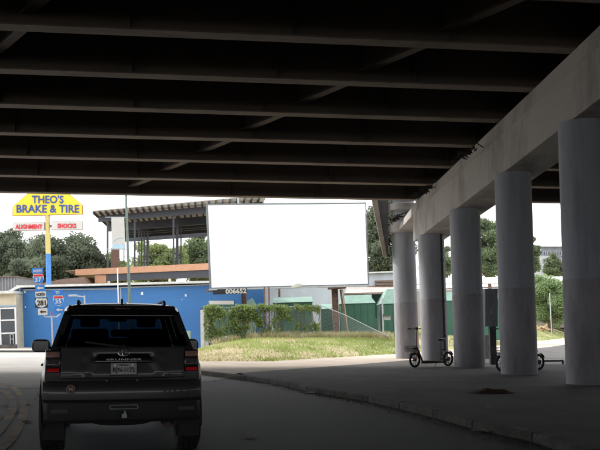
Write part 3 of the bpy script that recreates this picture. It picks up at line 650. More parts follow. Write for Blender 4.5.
# ================================================================== BILLBOARD
BB = 53.0
bb = thing('billboard', 'large blank white billboard on rusty steel posts', 'billboard', (at(290, 330, BB).x, BB, G(at(290, 330, BB).x, BB)))
YL, YR = 52.3, 53.4
cn = [(211.6, 287.6, YL), (367.8, 283.8, YR), (364.8, 203.8, YR), (208.0, 205.4, YL)]
P4 = [at(*c) for c in cn]
mb = MB(); mb.prism(P4, (0, .12, 0)); mb.build('poster_panel', BOARD, bb)
for (i, j, m_, w_, e) in ((3, 2, FRD, .14, .05), (0, 1, FRD, .14, .05), (0, 3, FRD, .1, -.07), (1, 2, FRD, .14, .05)):
    a, b_ = P4[i], P4[j]; d = (b_-a).normalized(); c0 = (P4[0]+P4[2])/2; mid = (a+b_)/2; o_ = (mid-c0).normalized()*.06
    mb = MB(); mb.bar(a+o_+Vector((0, .06, 0))-d*.08, b_+o_+Vector((0, .06, 0))+d*.08, .18 if i == 0 and j == 3 else .07, w_*.7, up=(0, 1, 0) if False else (0, 0, 1)); mb.build('frame_rail', m_, bb)
for f in (.12, .37, .63, .88):
    a = P4[0].lerp(P4[1], f)+Vector((0, .2, -.1)); b_ = P4[3].lerp(P4[2], f)+Vector((0, .2, .0)); mb = MB(); mb.bar(a, b_, .12, .14, up=(0, 1, 0)); mb.build('upright', RUST, bb)
# walkway / lower rails
mb = MB(); mb.bar(at(209, 289.7, YL-.3), at(369, 285.6, YR-.3), .35, .1); mb.build('catwalk', GALV, bb)
mb = MB(); mb.bar(at(206, 290.6, YL-.1), at(240, 289.5, YL), .12, .16); mb.build('stringer', RUST, bb)
def bpost(x0, x1, yt, z, w_):
    a = at(x0, yt, z); b_ = at(x1, 333, z); b_.z = G(b_.x, z)-.1
    mb = MB(); mb.bar(a+Vector((-w_/2, 0, 0)), b_+Vector((-w_/2, 0, 0)), .04, w_, up=(0, 1, 0)); mb.bar(a+Vector((w_/2, 0, 0)), b_+Vector((w_/2, 0, 0)), .04, w_, up=(0, 1, 0)); mb.bar(a, b_, w_-.05, .03, up=(0, 1, 0)); mb.build('post', RUST, bb)
bpost(243.5, 245.3, 289, 53.2, .3); bpost(334.5, 336.5, 286, 53.7, .38)
mb = MB(); q = at(347.5, 332, 53.5); q.z = G(q.x, 53.5); mb.bar(at(340.5, 289.5, 53.5), q, .12, .2); mb.build('raking_brace', RUST, bb)
mb = MB(); q = at(349, 332, 53.2); q.z = G(q.x, 53.2); mb.bar(at(342.5, 289.5, 53.2), q, .07, .08); mb.build('timber_strip', WOODR, bb)
prismpx([(328, 289), (346, 288), (346, 285.8), (328, 286.6)], 53.2, .9).build('cap_plate', RUST, bb)
nb = prismpx([(213, 294.6), (247, 293.6), (247, 288.2), (213, 289.4)], YL-.42, .06).build('number_board', BLACK, bb)
text('lettering', '006652', SWHITE, at(225.6, 294.0, YL-.45), at(246.6, 293.2, YL-.45), at(225.4, 288.9, YL-.45), nb, .01, .035, .0)
prismpx([(291, 288.2), (297, 287.8), (302, 286), (302.5, 283.6), (296, 283.4), (292, 285.6)], YL-.9, .4).build('lamp_fixture', mat('lamp_beige', (.6, .58, .5), .6), bb, bevel=.03)
for px, t_ in ((238.3, 190), (358.5, 198.8)): mb = MB(); mb.tube([at(px, 206, 53.1), at(px-.3, t_, 53.1)], .05 if px < 300 else .025, 6); mb.build('lightning_rod', GALV, bb)
# ================================================================== RIGHT-HAND YARD
def gabled(name, label, x0, x1, yb, ye, yt, z, dep, inset, wallm, roofm, group=None):
    """sheet-metal shed whose sloped roof faces the road"""
    a, b_ = at(x0, ye, z), at(x1, ye, z); zg = G((a.x+b_.x)/2, z)-.1; t0, t1 = at(x0-inset*0, yt, z+dep*.5), at(x1-inset, yt, z+dep*.5)
    th = thing(name, label, 'shed', ((a.x+b_.x)/2, z, zg), group)
    mb = MB(); mb.box(a.x, b_.x, z, z+dep, zg, a.z); mb.build('wall', wallm, th)
    k = (z+dep*.5)/z; ins = inset*z/F
    rt = U(0, z, (CY-yt)*(z+.8)/F).z
    mb = MB(); mb.add([(a.x-.08, z-.08, a.z+.003), (b_.x+.08, z-.08, a.z+.003), (b_.x+.08, z+dep, a.z+.003), (a.x-.08, z+dep, a.z+.003), (a.x-.08+ins, z+.8, rt), (b_.x+.08-ins, z+.8, rt), (b_.x+.08-ins, z+dep, rt), (a.x-.08+ins, z+dep, rt)],
        [(3, 2, 1, 0), (0, 1, 5, 4), (1, 2, 6, 5), (2, 3, 7, 6), (3, 0, 4, 7), (4, 5, 6, 7)]); mb.build('roof', roofm, th)
    n = max(4, int((b_.x-a.x)/.45))
    for i in range(n+1):
        xx = a.x+(b_.x-a.x)*i/n; mb = MB(); mb.box(xx-.025, xx+.025, z-.03, z-.002, zg+.1, a.z-.02); mb.build('rib', wallm, th)
    return th
gabled('green_shed', 'green metal shed with pale roof behind the billboard middle', 273.5, 312, 335, 303, 297, 54.5, 3, 1, GREEN, GREENL)
gabled('green_shed', 'broad green metal shed with pale hipped roof right of billboard post', 341, 374.5, 333, 304, 297, 56.5, 3, 5, GREEN, GREENL)
gabled('green_shed', 'green shed half hidden behind the pale outer column', 382, 404, 333, 304, 292, 57.5, 4, 8, GREEN, GREENL)
gabled('green_shed', 'small green lean to left of the broad hipped green shed', 320, 333.5, 333, 309, 305, 58, 3, 1, MATS['green_sheet'], GREENL)
gabled('green_shed', 'green metal shed seen between overpass columns', 441, 500, 334, 301, 297, 66, 4, 2, GREEN, GREENL)
# meter box on post by the third shed
mb_ = thing('meter_post', 'galvanised post carrying a small meter box by the green sheds', 'meter box', (at(383, 332, 53).x, 53, G(at(383, 332, 53).x, 53)))
q = at(383.2, 332, 53); q.z = G(q.x, 53); mb = MB(); mb.tube([q, at(382.3, 298.5, 53)], .05, 8); mb.build('post', GALV, mb_)
prismpx([(383.5, 320), (390.5, 320), (390.5, 315), (383.5, 315.5)], 53, .2).build('box', GALV, mb_, bevel=.02)
prismpx([(383, 315.4), (391.5, 315), (391.5, 313.6), (383, 314.2)], 52.8, .5).build('hood', GREEN, mb_)
# long pale warehouse with pinkish canopy
wh = thing('pale_warehouse', 'long pale warehouse with pinkish sheet canopy behind the green sheds', 'building', (at(340, 300, 72).x, 72, 0))
l = at(248, 290, 72); r_ = at(404, 290, 72); mb = MB(); mb.box(l.x, r_.x, 72, 84, 0, at(300, 276, 72).z); mb.build('wall', PALE, wh)
mb = MB(); mb.box(l.x-.1, r_.x, 71.6, 84.2, at(300, 276, 72).z+.003, at(300, 274.6, 72).z); mb.build('roof_edge', TRIM, wh)
for py in (281.5, 284.6, 287.2):
    mb = MB(); q0 = at(375 if py < 285 else 368, py, 71.8); q1 = at(398, py, 71.8); mb.box(q0.x, q1.x, 71.7, 71.95, q0.z-.08, q0.z+.08); mb.build('rust_rail', RUST, wh)
for i in range(22):
    px0 = 345+i*2.6; px1 = px0+2.3
    a, b_ = at(px0+2, 288, 64.5), at(px1+2, 288, 64.5); c_, d_ = at(px0-1.5 if i else px0, 293.6, 60.5), at(px1-1.0, 293.6, 60.5)
    mb = MB(); mb.prism([c_, d_, b_, a], (0, 0, .06)); mb.build('canopy_sheet', PINKR, wh)
mb = MB(); q0, q1 = at(344, 294.6, 60.6), at(402, 294.6, 60.6); mb.box(q0.x, q1.x, 60.55, 60.75, q0.z-.06, q0.z+.1); mb.build('canopy_beam', RUST, wh)
tw = prismpx([(372, 334), (404, 334), (404, 294), (372, 294)], 63, .3).build('teal_wall', TEAL); tag(centre_origin(tw), 'dark teal wall under the pinkish canopy', 'wall')
ww = prismpx([(375.5, 331), (381.5, 331), (381.5, 318.5), (375.5, 318.5)], 61.5, .2).build('pallet', mat('pallet_grey', (.3, .3, .26), .8)); tag(centre_origin(ww), 'grey leaning pallet between the green sheds', 'pallet')
# warehouse continuing beyond the columns
w2 = thing('long_low_building', 'long low building with cream roof beyond the columns', 'building', (at(520, 290, 108).x, 108, 0))
l = at(404, 290, 108); r_ = at(640, 290, 108); mb = MB(); mb.box(l.x, r_.x, 108, 122, .5, at(500, 288, 108).z); mb.build('wall', PALE, w2)
n = 40
for i in range(n):
    x0 = l.x+(r_.x-l.x)*i/n; x1 = x0+(r_.x-l.x)/n*.94; zt = at(500, 275.5, 108).z; ze = at(500, 281.5, 108).z
    mb = MB(); mb.add([(x0, 106.8, ze-(x0-l.x)*.02), (x1, 106.8, ze-(x0-l.x)*.02), (x1, 115, zt+.45-(x0-l.x)*.02), (x0, 115, zt+.45-(x0-l.x)*.02), (x0, 106.8, ze-.12-(x0-l.x)*.02), (x1, 106.8, ze-.12-(x0-l.x)*.02), (x1, 115, zt+.35-(x0-l.x)*.02), (x0, 115, zt+.35-(x0-l.x)*.02)], [(0, 1, 2, 3), (7, 6, 5, 4), (0, 4, 5, 1), (1, 5, 6, 2), (3, 2, 6, 7), (0, 3, 7, 4)])
    mb.build('roof_sheet', mat('cream_roof', (.5, .46, .4), .6, scale=2, col2=(.58, .54, .48)), w2)
mb = MB(); mb.box(l.x, r_.x, 106.6, 106.8, at(500, 284.4, 108).z-.5, at(500, 283.2, 108).z-.5); mb.build('rust_rail', RUST, w2)
mb = MB(); mb.box(l.x, r_.x, 104, 106, .5, at(500, 289, 106).z); o = mb.build('lean_to', mat('leanto_grey', (.35, .31, .28), .7), w2)
# apartment block far right
ap = thing('grey_apartment_block', 'distant grey flat roofed apartment block above the trees', 'building', (at(552, 270, 160).x, 160, 0))
GA = mat('apartment_grey', (.2, .21, .23), .8, scale=1); GB = mat('apartment_pale', (.42, .43, .45), .8, scale=1)
def ab(x0, x1, y0, y1, z, m, nm='wall', th=8): return prismpx([(x0, y0), (x1, y0), (x1, y1), (x0, y1)], z, th).build(nm, m, ap)
ab(541, 600, 278, 247, 160, GA); ab(535, 552, 278, 256, 158, GB); ab(540, 602, 247, 245.8, 159.6, GB, 'parapet', 9)
for x0 in (543, 547.5, 554, 559, 566, 573, 580):
    for y0 in (251, 258.5, 266):
        wnd = ab(x0, x0+2.8, y0+4.6, y0, 157.8 if x0 < 552 and y0 > 256 else 159.8, GB, 'window', .18)
        prismpx([(x0+.5, y0+4.1), (x0+2.3, y0+4.1), (x0+2.3, y0+.5), (x0+.5, y0+.5)], (157.8 if x0 < 552 and y0 > 256 else 159.8)-.05, .04).build('pane', WINDOW, wnd)
# ================================================================== FENCE WITH VINES
fence = thing('chain_link_fence', 'sagging chain link fence with pale posts, fallen at its right end', 'fence', (at(209, 352, 50.5).x, 50.5, 0))
def fpost(px, ytop, r, m, sq=False):
    z = FZ(px); a = at(px, ytop, z); b_ = at(px+(350-ytop)*.012, 350, z); b_.z = G(b_.x, z)
    mb = MB()
    if sq: mb.bar(b_, a, r*2, r*2, up=(0, 1, 0))
    else: mb.tube([b_, a], r, 8)
    mb.build('post', m, fence); return a
POSTW = mat('pale_post', (.55, .54, .5), .8, scale=4, col2=(.68, .67, .64))
fpost(206.5, 318, .13, POSTW, True); fpost(202.5, 310, .12, POSTW, True)
for px in (248, 276, 312): fpost(px, 307.5, .03, GALV)
a = fpost(320.5, 305, .035, GALV)
mb = MB(); mb.tube([at(206, 308, FZ(206)), at(262, 308, FZ(262)), at(276, 307, FZ(276)), at(320, 306.5, FZ(320))], .025, 6); mb.build('top_rail', GALV, fence)
mb = MB(); q = at(389, 336.5, FZ(389)-1); mb.tube([at(321, 305.5, FZ(321)), at(345, 315, FZ(345)-.2), at(368, 326.5, FZ(368)-.5), q], .028, 6); mb.build('fallen_rail', GALV, fence)
# mesh wires (real wires, one joined part)
def wires(pts_top, pts_bot, n):
    mb = MB(); tl_ = [Vector(p) for p in pts_top]; bt = [Vector(p) for p in pts_bot]
    def q(u, v):
        k = u*(len(tl_)-1); i = min(int(k), len(tl_)-2); f = k-i; return bt[i].lerp(bt[i+1], f).lerp(tl_[i].lerp(tl_[i+1], f), v)
    for i in range(-8, n):
        for s_ in (1, -1):
            p_ = [q(max(0, min(1, (i+(k if s_ > 0 else 8-k))/n)), k/8) for k in range(9)]
            for a, b_ in zip(p_, p_[1:]):
                if (a-b_).length > .01:
                    d = .007; mb.add([a+Vector((0, 0, -d)), a+Vector((0, 0, d)), b_+Vector((0, 0, d)), b_+Vector((0, 0, -d))], [(0, 1, 2, 3)])
    return mb
def gp(px, off=.1): z = FZ(px); x = (px-CX)*z/F; return (x, z, G(x, z)+off)
wires([at(206, 308, FZ(206)), at(262, 308, FZ(262)), at(320, 306.5, FZ(320))], [gp(207), gp(262), gp(321)], 110).build('wire_mesh', GALV, fence, kind='stuff')
wires([at(321, 305.5, FZ(321)), at(345, 315, FZ(345)-.2), at(368, 326.5, FZ(368)-.5), q], [gp(321), gp(345), gp(366), gp(385)], 60).build('wire_mesh', GALV, fence, kind='stuff')
def leafcloud(pts, size, nrm=None):
    n = len(pts); pts = np.asarray(pts); a = rng.normal(size=(n, 3)); a /= np.linalg.norm(a, axis=1)[:, None]; b = np.cross(a, rng.normal(size=(n, 3))); b /= np.linalg.norm(b, axis=1)[:, None]
    s_ = size*(.55+.9*rng.random(n))[:, None]; v = np.empty((n, 4, 3)); v[:, 0] = pts-a*s_; v[:, 1] = pts-b*s_*.55; v[:, 2] = pts+a*s_; v[:, 3] = pts+b*s_*.55
    return v.reshape(-1, 3), np.arange(n*4).reshape(-1, 4)
def cloud_obj(name, v, f, m, parent=None):
    me = bpy.data.meshes.new(name); org = root_loc(parent) if parent else Vector((0, 0, 0)); v = v-np.array(org); me.from_pydata(v.tolist(), [], f.tolist()); me.materials.append(m)
    o = bpy.data.objects.new(name, me); C.objects.link(o); o.parent = parent; return o
# vines: irregular clumps hanging along the fence
def vine(label, x0, x1, n, dens, top=305.5):
    pts = []
    while len(pts) < n:
        px = random.uniform(x0, x1); z = FZ(px)+random.gauss(0, .16)-.05; zt = at(px, top, z).z+.12*noise.noise(Vector((px*.15, 0, 5))); zb_ = G((px-CX)*z/F, z)+.1
        v = random.random()**.75; zz = zb_+(zt-zb_)*v
        q = noise.noise(Vector((px*.09, zz*1.1, 8)))+.5*noise.noise(Vector((px*.3, zz*3, 2)))
        if q+dens(px, v) < 0: continue
        pts.append(((px-CX)*z/F, z, zz+random.gauss(0, .05)))
    v, f = leafcloud(pts, .062)
    th = thing('climbing_vine', label, 'vine', pts[0][:2]+(0,)); cloud_obj('foliage', v, f, VINE, th)
    mb = MB()
    for i in range(60):
        px = random.uniform(x0, x1); p_ = []; 
        for k in range(7): z = FZ(px); p_.append(Vector(((px-CX)*z/F, z-.05, 0))); p_[-1].z = G(p_[-1].x, z)+.1+(at(px, top, z).z-G(p_[-1].x, z))*k/6.5; px += random.gauss(0, 2.2)
        mb.tube(p_, .012, 4)
    mb.build('stems', BARK, th)
vine('thick leafy vine smothering the left end of the fence', 204, 266, 9500, lambda px, v: .34 if v > .78 else (.12 if px < 245 else -.06))
vine('thin trailing vine over the fence in front of the green shed', 258, 320, 3800, lambda px, v: .36 if v > .86 else -.2)
# yard clutter seen through the fence
def clutter(nm, lab, cat, pts, z, th, m): o = prismpx(pts, z, th).build(nm, m, bevel=.01); tag(centre_origin(o), lab, cat)
clutter('white_low_wall', 'low pale block wall behind the leafy vines', 'wall', [(205, 343), (242, 340), (242, 335.5), (205, 337)], 52.5, .3, WHITE)
clutter('storage_cabinet', 'pale green cabinet beyond the vines beside the blue wall corner', 'cabinet', [(247, 336), (256, 336), (256, 305), (252, 298), (247, 301)], 52.6, .8, GREENL)
clutter('pipe_rack', 'blue painted box beside the pale green cabinet', 'box', [(256.5, 336), (262.5, 336), (262.5, 312), (256.5, 312)], 52.8, .6, BLUE)
ld = thing('access_ladder', 'rusty access ladder hanging below the billboard', 'ladder', at(266, 320, 51.3))
for px in (264.3, 268.8): mb = MB(); mb.bar(at(px, 287, 51.3), at(px+1, 331, 51.3), .09, .12, up=(0, 1, 0)); mb.build('stile', RUST, ld)
for i in range(9): mb = MB(); mb.bar(at(264.5+i*.1, 292+i*4.2, 51.3), at(269+i*.1, 292+i*4.2, 51.3), .03, .04); mb.build('rung', GALV, ld)
clutter('timber_stub', 'short rusty post hanging below the billboard middle', 'post', [(278.3, 297), (280.3, 297), (280.3, 287), (278.3, 287)], 54, .1, RUST)
clutter('utility_box', 'pale green utility box on the verge right behind the car mirror', 'utility box', [(181.5, 341), (189.5, 341), (189.5, 331), (181.5, 331)], 49.6, .6, mat('util_green', (.32, .45, .36), .7))
for (px, py, lab) in ((310, 328, 'white bucket near the fallen fence wire'), (327, 330, 'pale jug beside the billboard post')):
    q = at(px, py, 52); zg = G(q.x, 52)+.12; mb = MB(); mb.rings([circ(q.x, 52, .14, zg, 12), circ(q.x, 52, .18, zg+.42, 12)]); tag(centre_origin(mb.build('bucket', WHITE, smooth=True)), lab, 'bucket')
# conduit post fence right of the columns
mb = MB(); q = at(551.5, 325, 93); mb.tube([(q.x, 93, G(q.x, 93)), (q.x-.1, 93, at(551, 293, 93).z)], .06, 8); tag(centre_origin(mb.build('fence_post', GALV)), 'lone galvanised fence post in front of the willow shrub', 'post')
mb = MB(); q = at(541, 325, 94)
for i in range(14): c_ = Vector((q.x+random.uniform(-.7, .7), 94+random.uniform(-.3, .3), G(q.x, 94)+.1+random.uniform(.05, .5))); d = Vector((random.gauss(0, 1), random.gauss(0, .4), random.gauss(0, .4))).normalized()*.5; mb.bar(c_-d, c_+d, .16)
tag(centre_origin(mb.build('timber_pile', mat('pale_timber', (.5, .36, .22), .8, scale=4))), 'pile of pale cut timber on the far grass', 'timber pile')
# ================================================================== TREES
def tree(label, name, px, ytop, ybot, wpx, z, m, nl, seed, trunk=True, gap=.0, size=.15, base=None, flat=1.0):
    rs = np.random.default_rng(seed); rd = random.Random(seed)
    top = at(px, ytop, z); bot = at(px, ybot, z); cx = top.x; zg = G(cx, z); rx = wpx/2*z/F; rz = (top.z-bot.z)/2; cz_ = bot.z+rz
    th = thing(name, label, 'tree', (cx, z, zg))
    mb = MB(); fork = max(zg+1, bot.z+rz*.25); mb.tube([(cx, z, zg-.2), (cx+.1, z, zg+(fork-zg)*.5), (cx, z, fork)], [rx*.075+.12, rx*.06+.1, rx*.05+.08], 9)
    ncl = 34+int(wpx*.5); cl = []
    for i in range(ncl):
        while True:
            d = np.array([rd.uniform(-1, 1), rd.uniform(-1, 1), rd.uniform(-1, 1)]); l_ = np.linalg.norm(d)
            if .35 < l_ < 1: break
        f = .92*(.8+.3*rd.random()); cl.append(np.array([cx+d[0]*rx*f, z+d[1]*rx*.9*f, cz_+d[2]*rz*f*(.95 if d[2] > 0 else 1)]))
    for c in cl[::2]:
        mid = Vector((cx, z, fork)).lerp(Vector(c), .5)+Vector((0, 0, rd.uniform(-.1, .3)*rz*.5)); mb.tube([(cx, z, fork-.3), mid, Vector(c)], [rx*.035+.05, rx*.02+.03, .02], 5)
    mb.build('trunk', BARK, th, smooth=True)
    P_ = []; k = int(nl*1.9)//ncl
    for c in cl:
        r_ = rx*rd.uniform(.2, .42); q = rs.normal(size=(k, 3)); q /= np.linalg.norm(q, axis=1)[:, None]; q *= (rs.random(k)**.6)[:, None]*r_; q[:, 2] *= .75*flat
        P_.append(c+q)
    P_ = np.concatenate(P_); v, f = leafcloud(P_, size); cloud_obj('crown', v, f, m, th)
    return th
tree('broad dark oak behind the shop pole sign', 'oak_tree', 62, 232, 292, 84, 88, LEAF_D, 26000, 1)
tree('dark oak at the left edge behind the grey shed', 'oak_tree', 6, 233, 290, 74, 92, LEAF_D, 22000, 2)
tree('dark bushy tree low between the two oaks', 'oak_tree', 36, 252, 296, 60, 84, LEAF_D, 14000, 3)
tree('yellow green tree seen through left bays of the pavilion', 'pecan_tree', 112, 252, 290, 34, 118, LEAF_L, 8000, 4, size=.17)
tree('yellow green tree centred behind the pavilion posts', 'pecan_tree', 158, 241, 290, 60, 112, LEAF_L, 20000, 5, size=.17)
tree('greener tree behind the pavilion next to the billboard edge', 'pecan_tree', 203, 230, 285, 54, 120, LEAF_M, 18000, 6, size=.17)
tree('tree hidden mostly behind the blank billboard', 'pecan_tree', 250, 215, 285, 60, 125, LEAF_M, 12000, 7, size=.17)
tree('dark tree between billboard and the outer column', 'oak_tree', 382, 196, 282, 62, 96, LEAF_D, 26000, 8)
tree('dark tree just behind the billboard right edge', 'oak_tree', 345, 222, 285, 50, 100, LEAF_D, 12000, 9)
tree('olive tree peeping between the second and third columns', 'hackberry_tree', 436, 238, 290, 34, 128, LEAF_M, 9000, 10)
tree('tall olive tree in the gap right of the third column', 'hackberry_tree', 487, 212, 288, 50, 130, LEAF_M, 22000, 11)
tree('slim olive tree beside the grey apartment block', 'hackberry_tree', 528, 232, 284, 30, 134, LEAF_M, 11000, 12)
tree('small round tree in front of the apartment block', 'hackberry_tree', 556, 252, 284, 22, 138, LEAF_M, 6000, 13)
tree('bushy willow shrub in the right hand gap', 'willow_shrub', 548, 274, 327, 50, 97, LEAF_W, 22000, 14, size=.12)
tree('leafy willow shrub hidden partly by the nearest column', 'willow_shrub', 590, 272, 327, 44, 99, LEAF_W, 8000, 15, size=.12)
tree('dark tree glimpsed beyond the right edge column', 'hackberry_tree', 612, 222, 290, 50, 128, LEAF_M, 8000, 16)
# ================================================================== SUV
SC = Matrix.Rotation(RHO, 4, 'Y') @ Matrix.Rotation(R(14.3), 4, 'Z')
suv = thing('parked_suv', 'dark grey mid size suv seen from behind with white mud flecked plate', 'suv', local=True)
suv['label'] = 'dark grey suv seen from behind, stopped in the lane under the overpass'
suv.name = 'sport_utility_vehicle'
sx = (119.5-CX)*8.85/F; sy = 8.85
suv.matrix_world = Matrix.Translation((sx, sy, -sn*sx+.004)) @ SC
PAINT = mat('suv_paint', (.062, .058, .062), .36, .25, var=.05, scale=40, coat=.35, spec=.5)
PLAST = mat('black_plastic', (.014, .014, .015), .55, scale=30, bump=.1)
TYRE = mat('tyre_rubber', (.018, .018, .018), .85, scale=20, bump=.3)
ALLOY = mat('alloy', (.35, .35, .36), .35, .9, scale=5)
CHROME = mat('chrome', (.6, .6, .62), .15, 1, scale=5, var=.05)
TINT = glassmat('tinted_glass', (.2, .22, .245)); CLEAR = glassmat('windscreen', (.72, .78, .78))
LRED = mat('red_lens', (.42, .008, .012), .12, scale=5, emit=(1, .02, .03, .03)); LCLR = mat('clear_lens', (.55, .3, .24), .12, scale=12, var=.3); LDARK = mat('lamp_dark', (.03, .02, .022), .15, scale=5)
def sec(y, prof): return [(x, y, z) for x, z in prof]+[(-x, y, z) for x, z in reversed(prof)]
def P8(wb, wl, wm, wt, zb, zt): # bottom, lower, mid, top half widths
    return [(wb, zb), (wl, zb+.12), (wm, zb+.30), (wm, zb+.46), (wm-.012, zt-.2), (wm-.04, zt-.1), (wt+.015, zt-.035), (wt-.03, zt)]
ST = [(.13, .72, .80, .845, .80, .52, 1.235), (.22, .78, .86, .885, .80, .45, 1.25), (.55, .84, .89, .90, .81, .40, 1.26), (1.0, .86, .905, .91, .82, .38, 1.26), (1.6, .86, .90, .905, .83, .34, 1.25),
      (2.4, .86, .90, .905, .84, .32, 1.23), (3.1, .86, .90, .905, .84, .33, 1.2), (3.5, .86, .905, .91, .82, .36, 1.16), (3.95, .84, .90, .905, .76, .40, 1.12), (4.45, .78, .86, .88, .66, .42, 1.03), (4.72, .66, .72, .74, .5, .46, .92)]
mb = MB(); mb.rings([sec(y, P8(wb, wl, wm, wt, zb, zt)) for (y, wb, wl, wm, wt, zb, zt) in ST])
body = mb.build('body', PAINT, suv, smooth=50)
AX = [(1.0, .80), (3.79, .80)]
cut = MB()
for y, _ in AX: cut.tube([(-1.3, y, .40), (-.62, y, .40)], .47, 32); cut.tube([(.62, y, .40), (1.3, y, .40)], .47, 32)
cu = cut.build('cutter', PAINT); cu.parent = None
bpy.context.view_layer.update(); cu.matrix_world = suv.matrix_world
bmod = body.modifiers.new('arch', 'BOOLEAN'); bmod.object = cu; bmod.operation = 'DIFFERENCE'; bmod.solver = 'EXACT'
bpy.context.view_layer.update(); dg = bpy.context.evaluated_depsgraph_get(); nm_ = bpy.data.meshes.new_from_object(body.evaluated_get(dg)); body.modifiers.clear(); body.data = nm_; bpy.data.objects.remove(cu)
def sb(name, x0, x1, y0, y1, z0, z1, m, parent=suv, bev=.015, **k): mb = MB(); mb.box(x0, x1, y0, y1, z0, z1); return mb.build(name, m, parent, bevel=bev, smooth=30 if bev else False, **k)
# roof and pillars
RT = [(.42, .60, 1.735, .56), (.6, .62, 1.765, .57), (1.4, .63, 1.785, .58), (2.3, .62, 1.77, .58), (2.75, .60, 1.72, .56)]
loops = []
for y, hw, zt, hw2 in RT:
    half = [(hw+.04, zt-.10), (hw+.032, zt-.065), (hw+.012, zt-.035), (hw-.03, zt-.014), (hw-.10, zt-.002), (hw*.5, zt+.012)]
    loops.append([(x, y, z) for x, z in half]+[(0, y, zt+.017)]+[(-x, y, z) for x, z in reversed(half)]+[(-hw+.05, y, zt-.105), (hw-.05, y, zt-.105)])
mb = MB(); mb.rings(loops); mb.build('roof', PAINT, suv, smooth=60)
for s_ in (-1, 1):
    def pil(nm, b0, b1, t0, t1, th=.05):   # base y0,y1 ; top y0,y1 ; in the side plane
        mb = MB(); mb.add([(s_*.80, b0, 1.2), (s_*.80, b1, 1.2), (s_*.645, t1, 1.68), (s_*.645, t0, 1.68), (s_*(.80-th), b0, 1.2), (s_*(.80-th), b1, 1.2), (s_*(.645-th), t1, 1.68), (s_*(.645-th), t0, 1.68)],
            [(0, 1, 2, 3), (7, 6, 5, 4), (0, 4, 5, 1), (1, 5, 6, 2), (2, 6, 7, 3), (3, 7, 4, 0)]); mb.build(nm, PAINT, suv)
    pil('pillar', .14, .36, .42, .62, .08); pil('pillar', 1.0, 1.12, 1.1, 1.22); pil('pillar', 2.0, 2.1, 2.02, 2.1); pil('pillar', 3.3, 3.42, 2.62, 2.74, .06)
    for (b0, b1, t0, t1) in ((.36, 1.0, .62, 1.1), (1.12, 2.0, 1.22, 2.02), (2.1, 3.3, 2.1, 2.62)):
        mb = MB(); mb.add([(s_*.785, b0, 1.2), (s_*.785, b1, 1.2), (s_*.635, t1, 1.68), (s_*.635, t0, 1.68), (s_*.78, b0, 1.2), (s_*.78, b1, 1.2), (s_*.63, t1, 1.68), (s_*.63, t0, 1.68)], [(0, 1, 2, 3), (7, 6, 5, 4), (0, 4, 5, 1), (1, 5, 6, 2), (2, 6, 7, 3), (3, 7, 4, 0)]); mb.build('side_window', TINT, suv)
    # roof rails
    mb = MB(); mb.tube([(s_*.50, .66, 1.755), (s_*.50, .72, 1.80), (s_*.50, .95, 1.81), (s_*.50, 1.5, 1.812), (s_*.50, 2.1, 1.80), (s_*.50, 2.35, 1.785), (s_*.50, 2.4, 1.74)], .017, 8); mb.build('roof_rail', PLAST, suv, smooth=True)
    # mirrors
    mr = thing  # placeholder name reuse avoided below
    mb = MB(); mb.rings([[(s_*(1.06+a*.13*k_), 3.0+dy, 1.235+b_*.095*k_) for a, b_ in [(math.copysign(abs(math.cos(q))**.55, math.cos(q)), math.copysign(abs(math.sin(q))**.65, math.sin(q))) for q in np.linspace(0, 2*PI, 20, endpoint=False)]] for dy, k_ in ((-.09, .92), (-.05, 1), (.03, .95), (.1, .5))]); mh = mb.build('mirror', BLACK, suv, smooth=50)
    mb = MB(); mb.box(s_*.96, s_*1.16, 2.895, 2.905, 1.165, 1.30); mb.build('mirror_glass', WINDOW, mh)
    mb = MB(); mb.bar((s_*.84, 3.05, 1.18), (s_*1.02, 3.0, 1.2), .1, .06); mb.build('mirror_arm', PLAST, mh)
    # wheels
    for y, xw in AX:
        mb = MB(); prof = [(.27, -.12), (.36, -.135), (.395, -.10), (.402, 0), (.395, .10), (.36, .135), (.27, .12)]
        mb.rings([[(s_*(.80+q), y+r_*math.cos(a_), .402+r_*math.sin(a_)) for a_ in np.linspace(0, 2*PI, 40, endpoint=False)] for r_, q in prof], cap=False)
        for i in range(40):
            a_ = 2*PI*i/40
            for q in (-.09, -.03, .03, .09):
                c_ = Vector((s_*(.80+q), y+.404*math.cos(a_+q*2), .402+.404*math.sin(a_+q*2))); t_ = Vector((0, -math.sin(a_), math.cos(a_)))*.018; n_ = Vector((0, math.cos(a_), math.sin(a_)))*.008; x_ = Vector((.022, 0, 0))
                mb.hexa([c_-t_-x_-n_, c_-t_+x_-n_, c_+t_+x_-n_, c_+t_-x_-n_], [c_-t_-x_+n_, c_-t_+x_+n_, c_+t_+x_+n_, c_+t_-x_+n_])
        wh_ = mb.build('wheel', TYRE, suv, smooth=50)
        mb = MB(); mb.rings([[(s_*(.80+q), y+r_*math.cos(a_), .402+r_*math.sin(a_)) for a_ in np.linspace(0, 2*PI, 32, endpoint=False)] for r_, q in ((.27, -.12), (.25, .02), (.27, .11))], cap=False)
        for i in range(6):
            a_ = 2*PI*i/6; mb.bar((s_*.895, y, .402), (s_*.90, y+.26*math.cos(a_), .402+.26*math.sin(a_)), .06, .03, up=(1, 0, 0))
        mb.tube([(s_*.86, y, .402), (s_*.91, y, .402)], .07, 12); mb.build('rim', ALLOY, wh_, smooth=40)
        mb = MB(); arc = [(y+r2*math.cos(a_), .40+r2*math.sin(a_)) for r2 in (.5,) for a_ in np.linspace(-.15, PI+.15, 22)]
        mb.tube([(s_*.905, a0, max(.3, a1)) for a0, a1 in arc], .028, 6); mb.build('fender_flare', PLAST, suv, smooth=True)
    mb = MB(); mb.box(s_*.66, s_*.90, .56, .585, .20, .50); mb.build('mud_flap', mat('mudflap', (.03, .03, .033), .8, scale=8), suv)
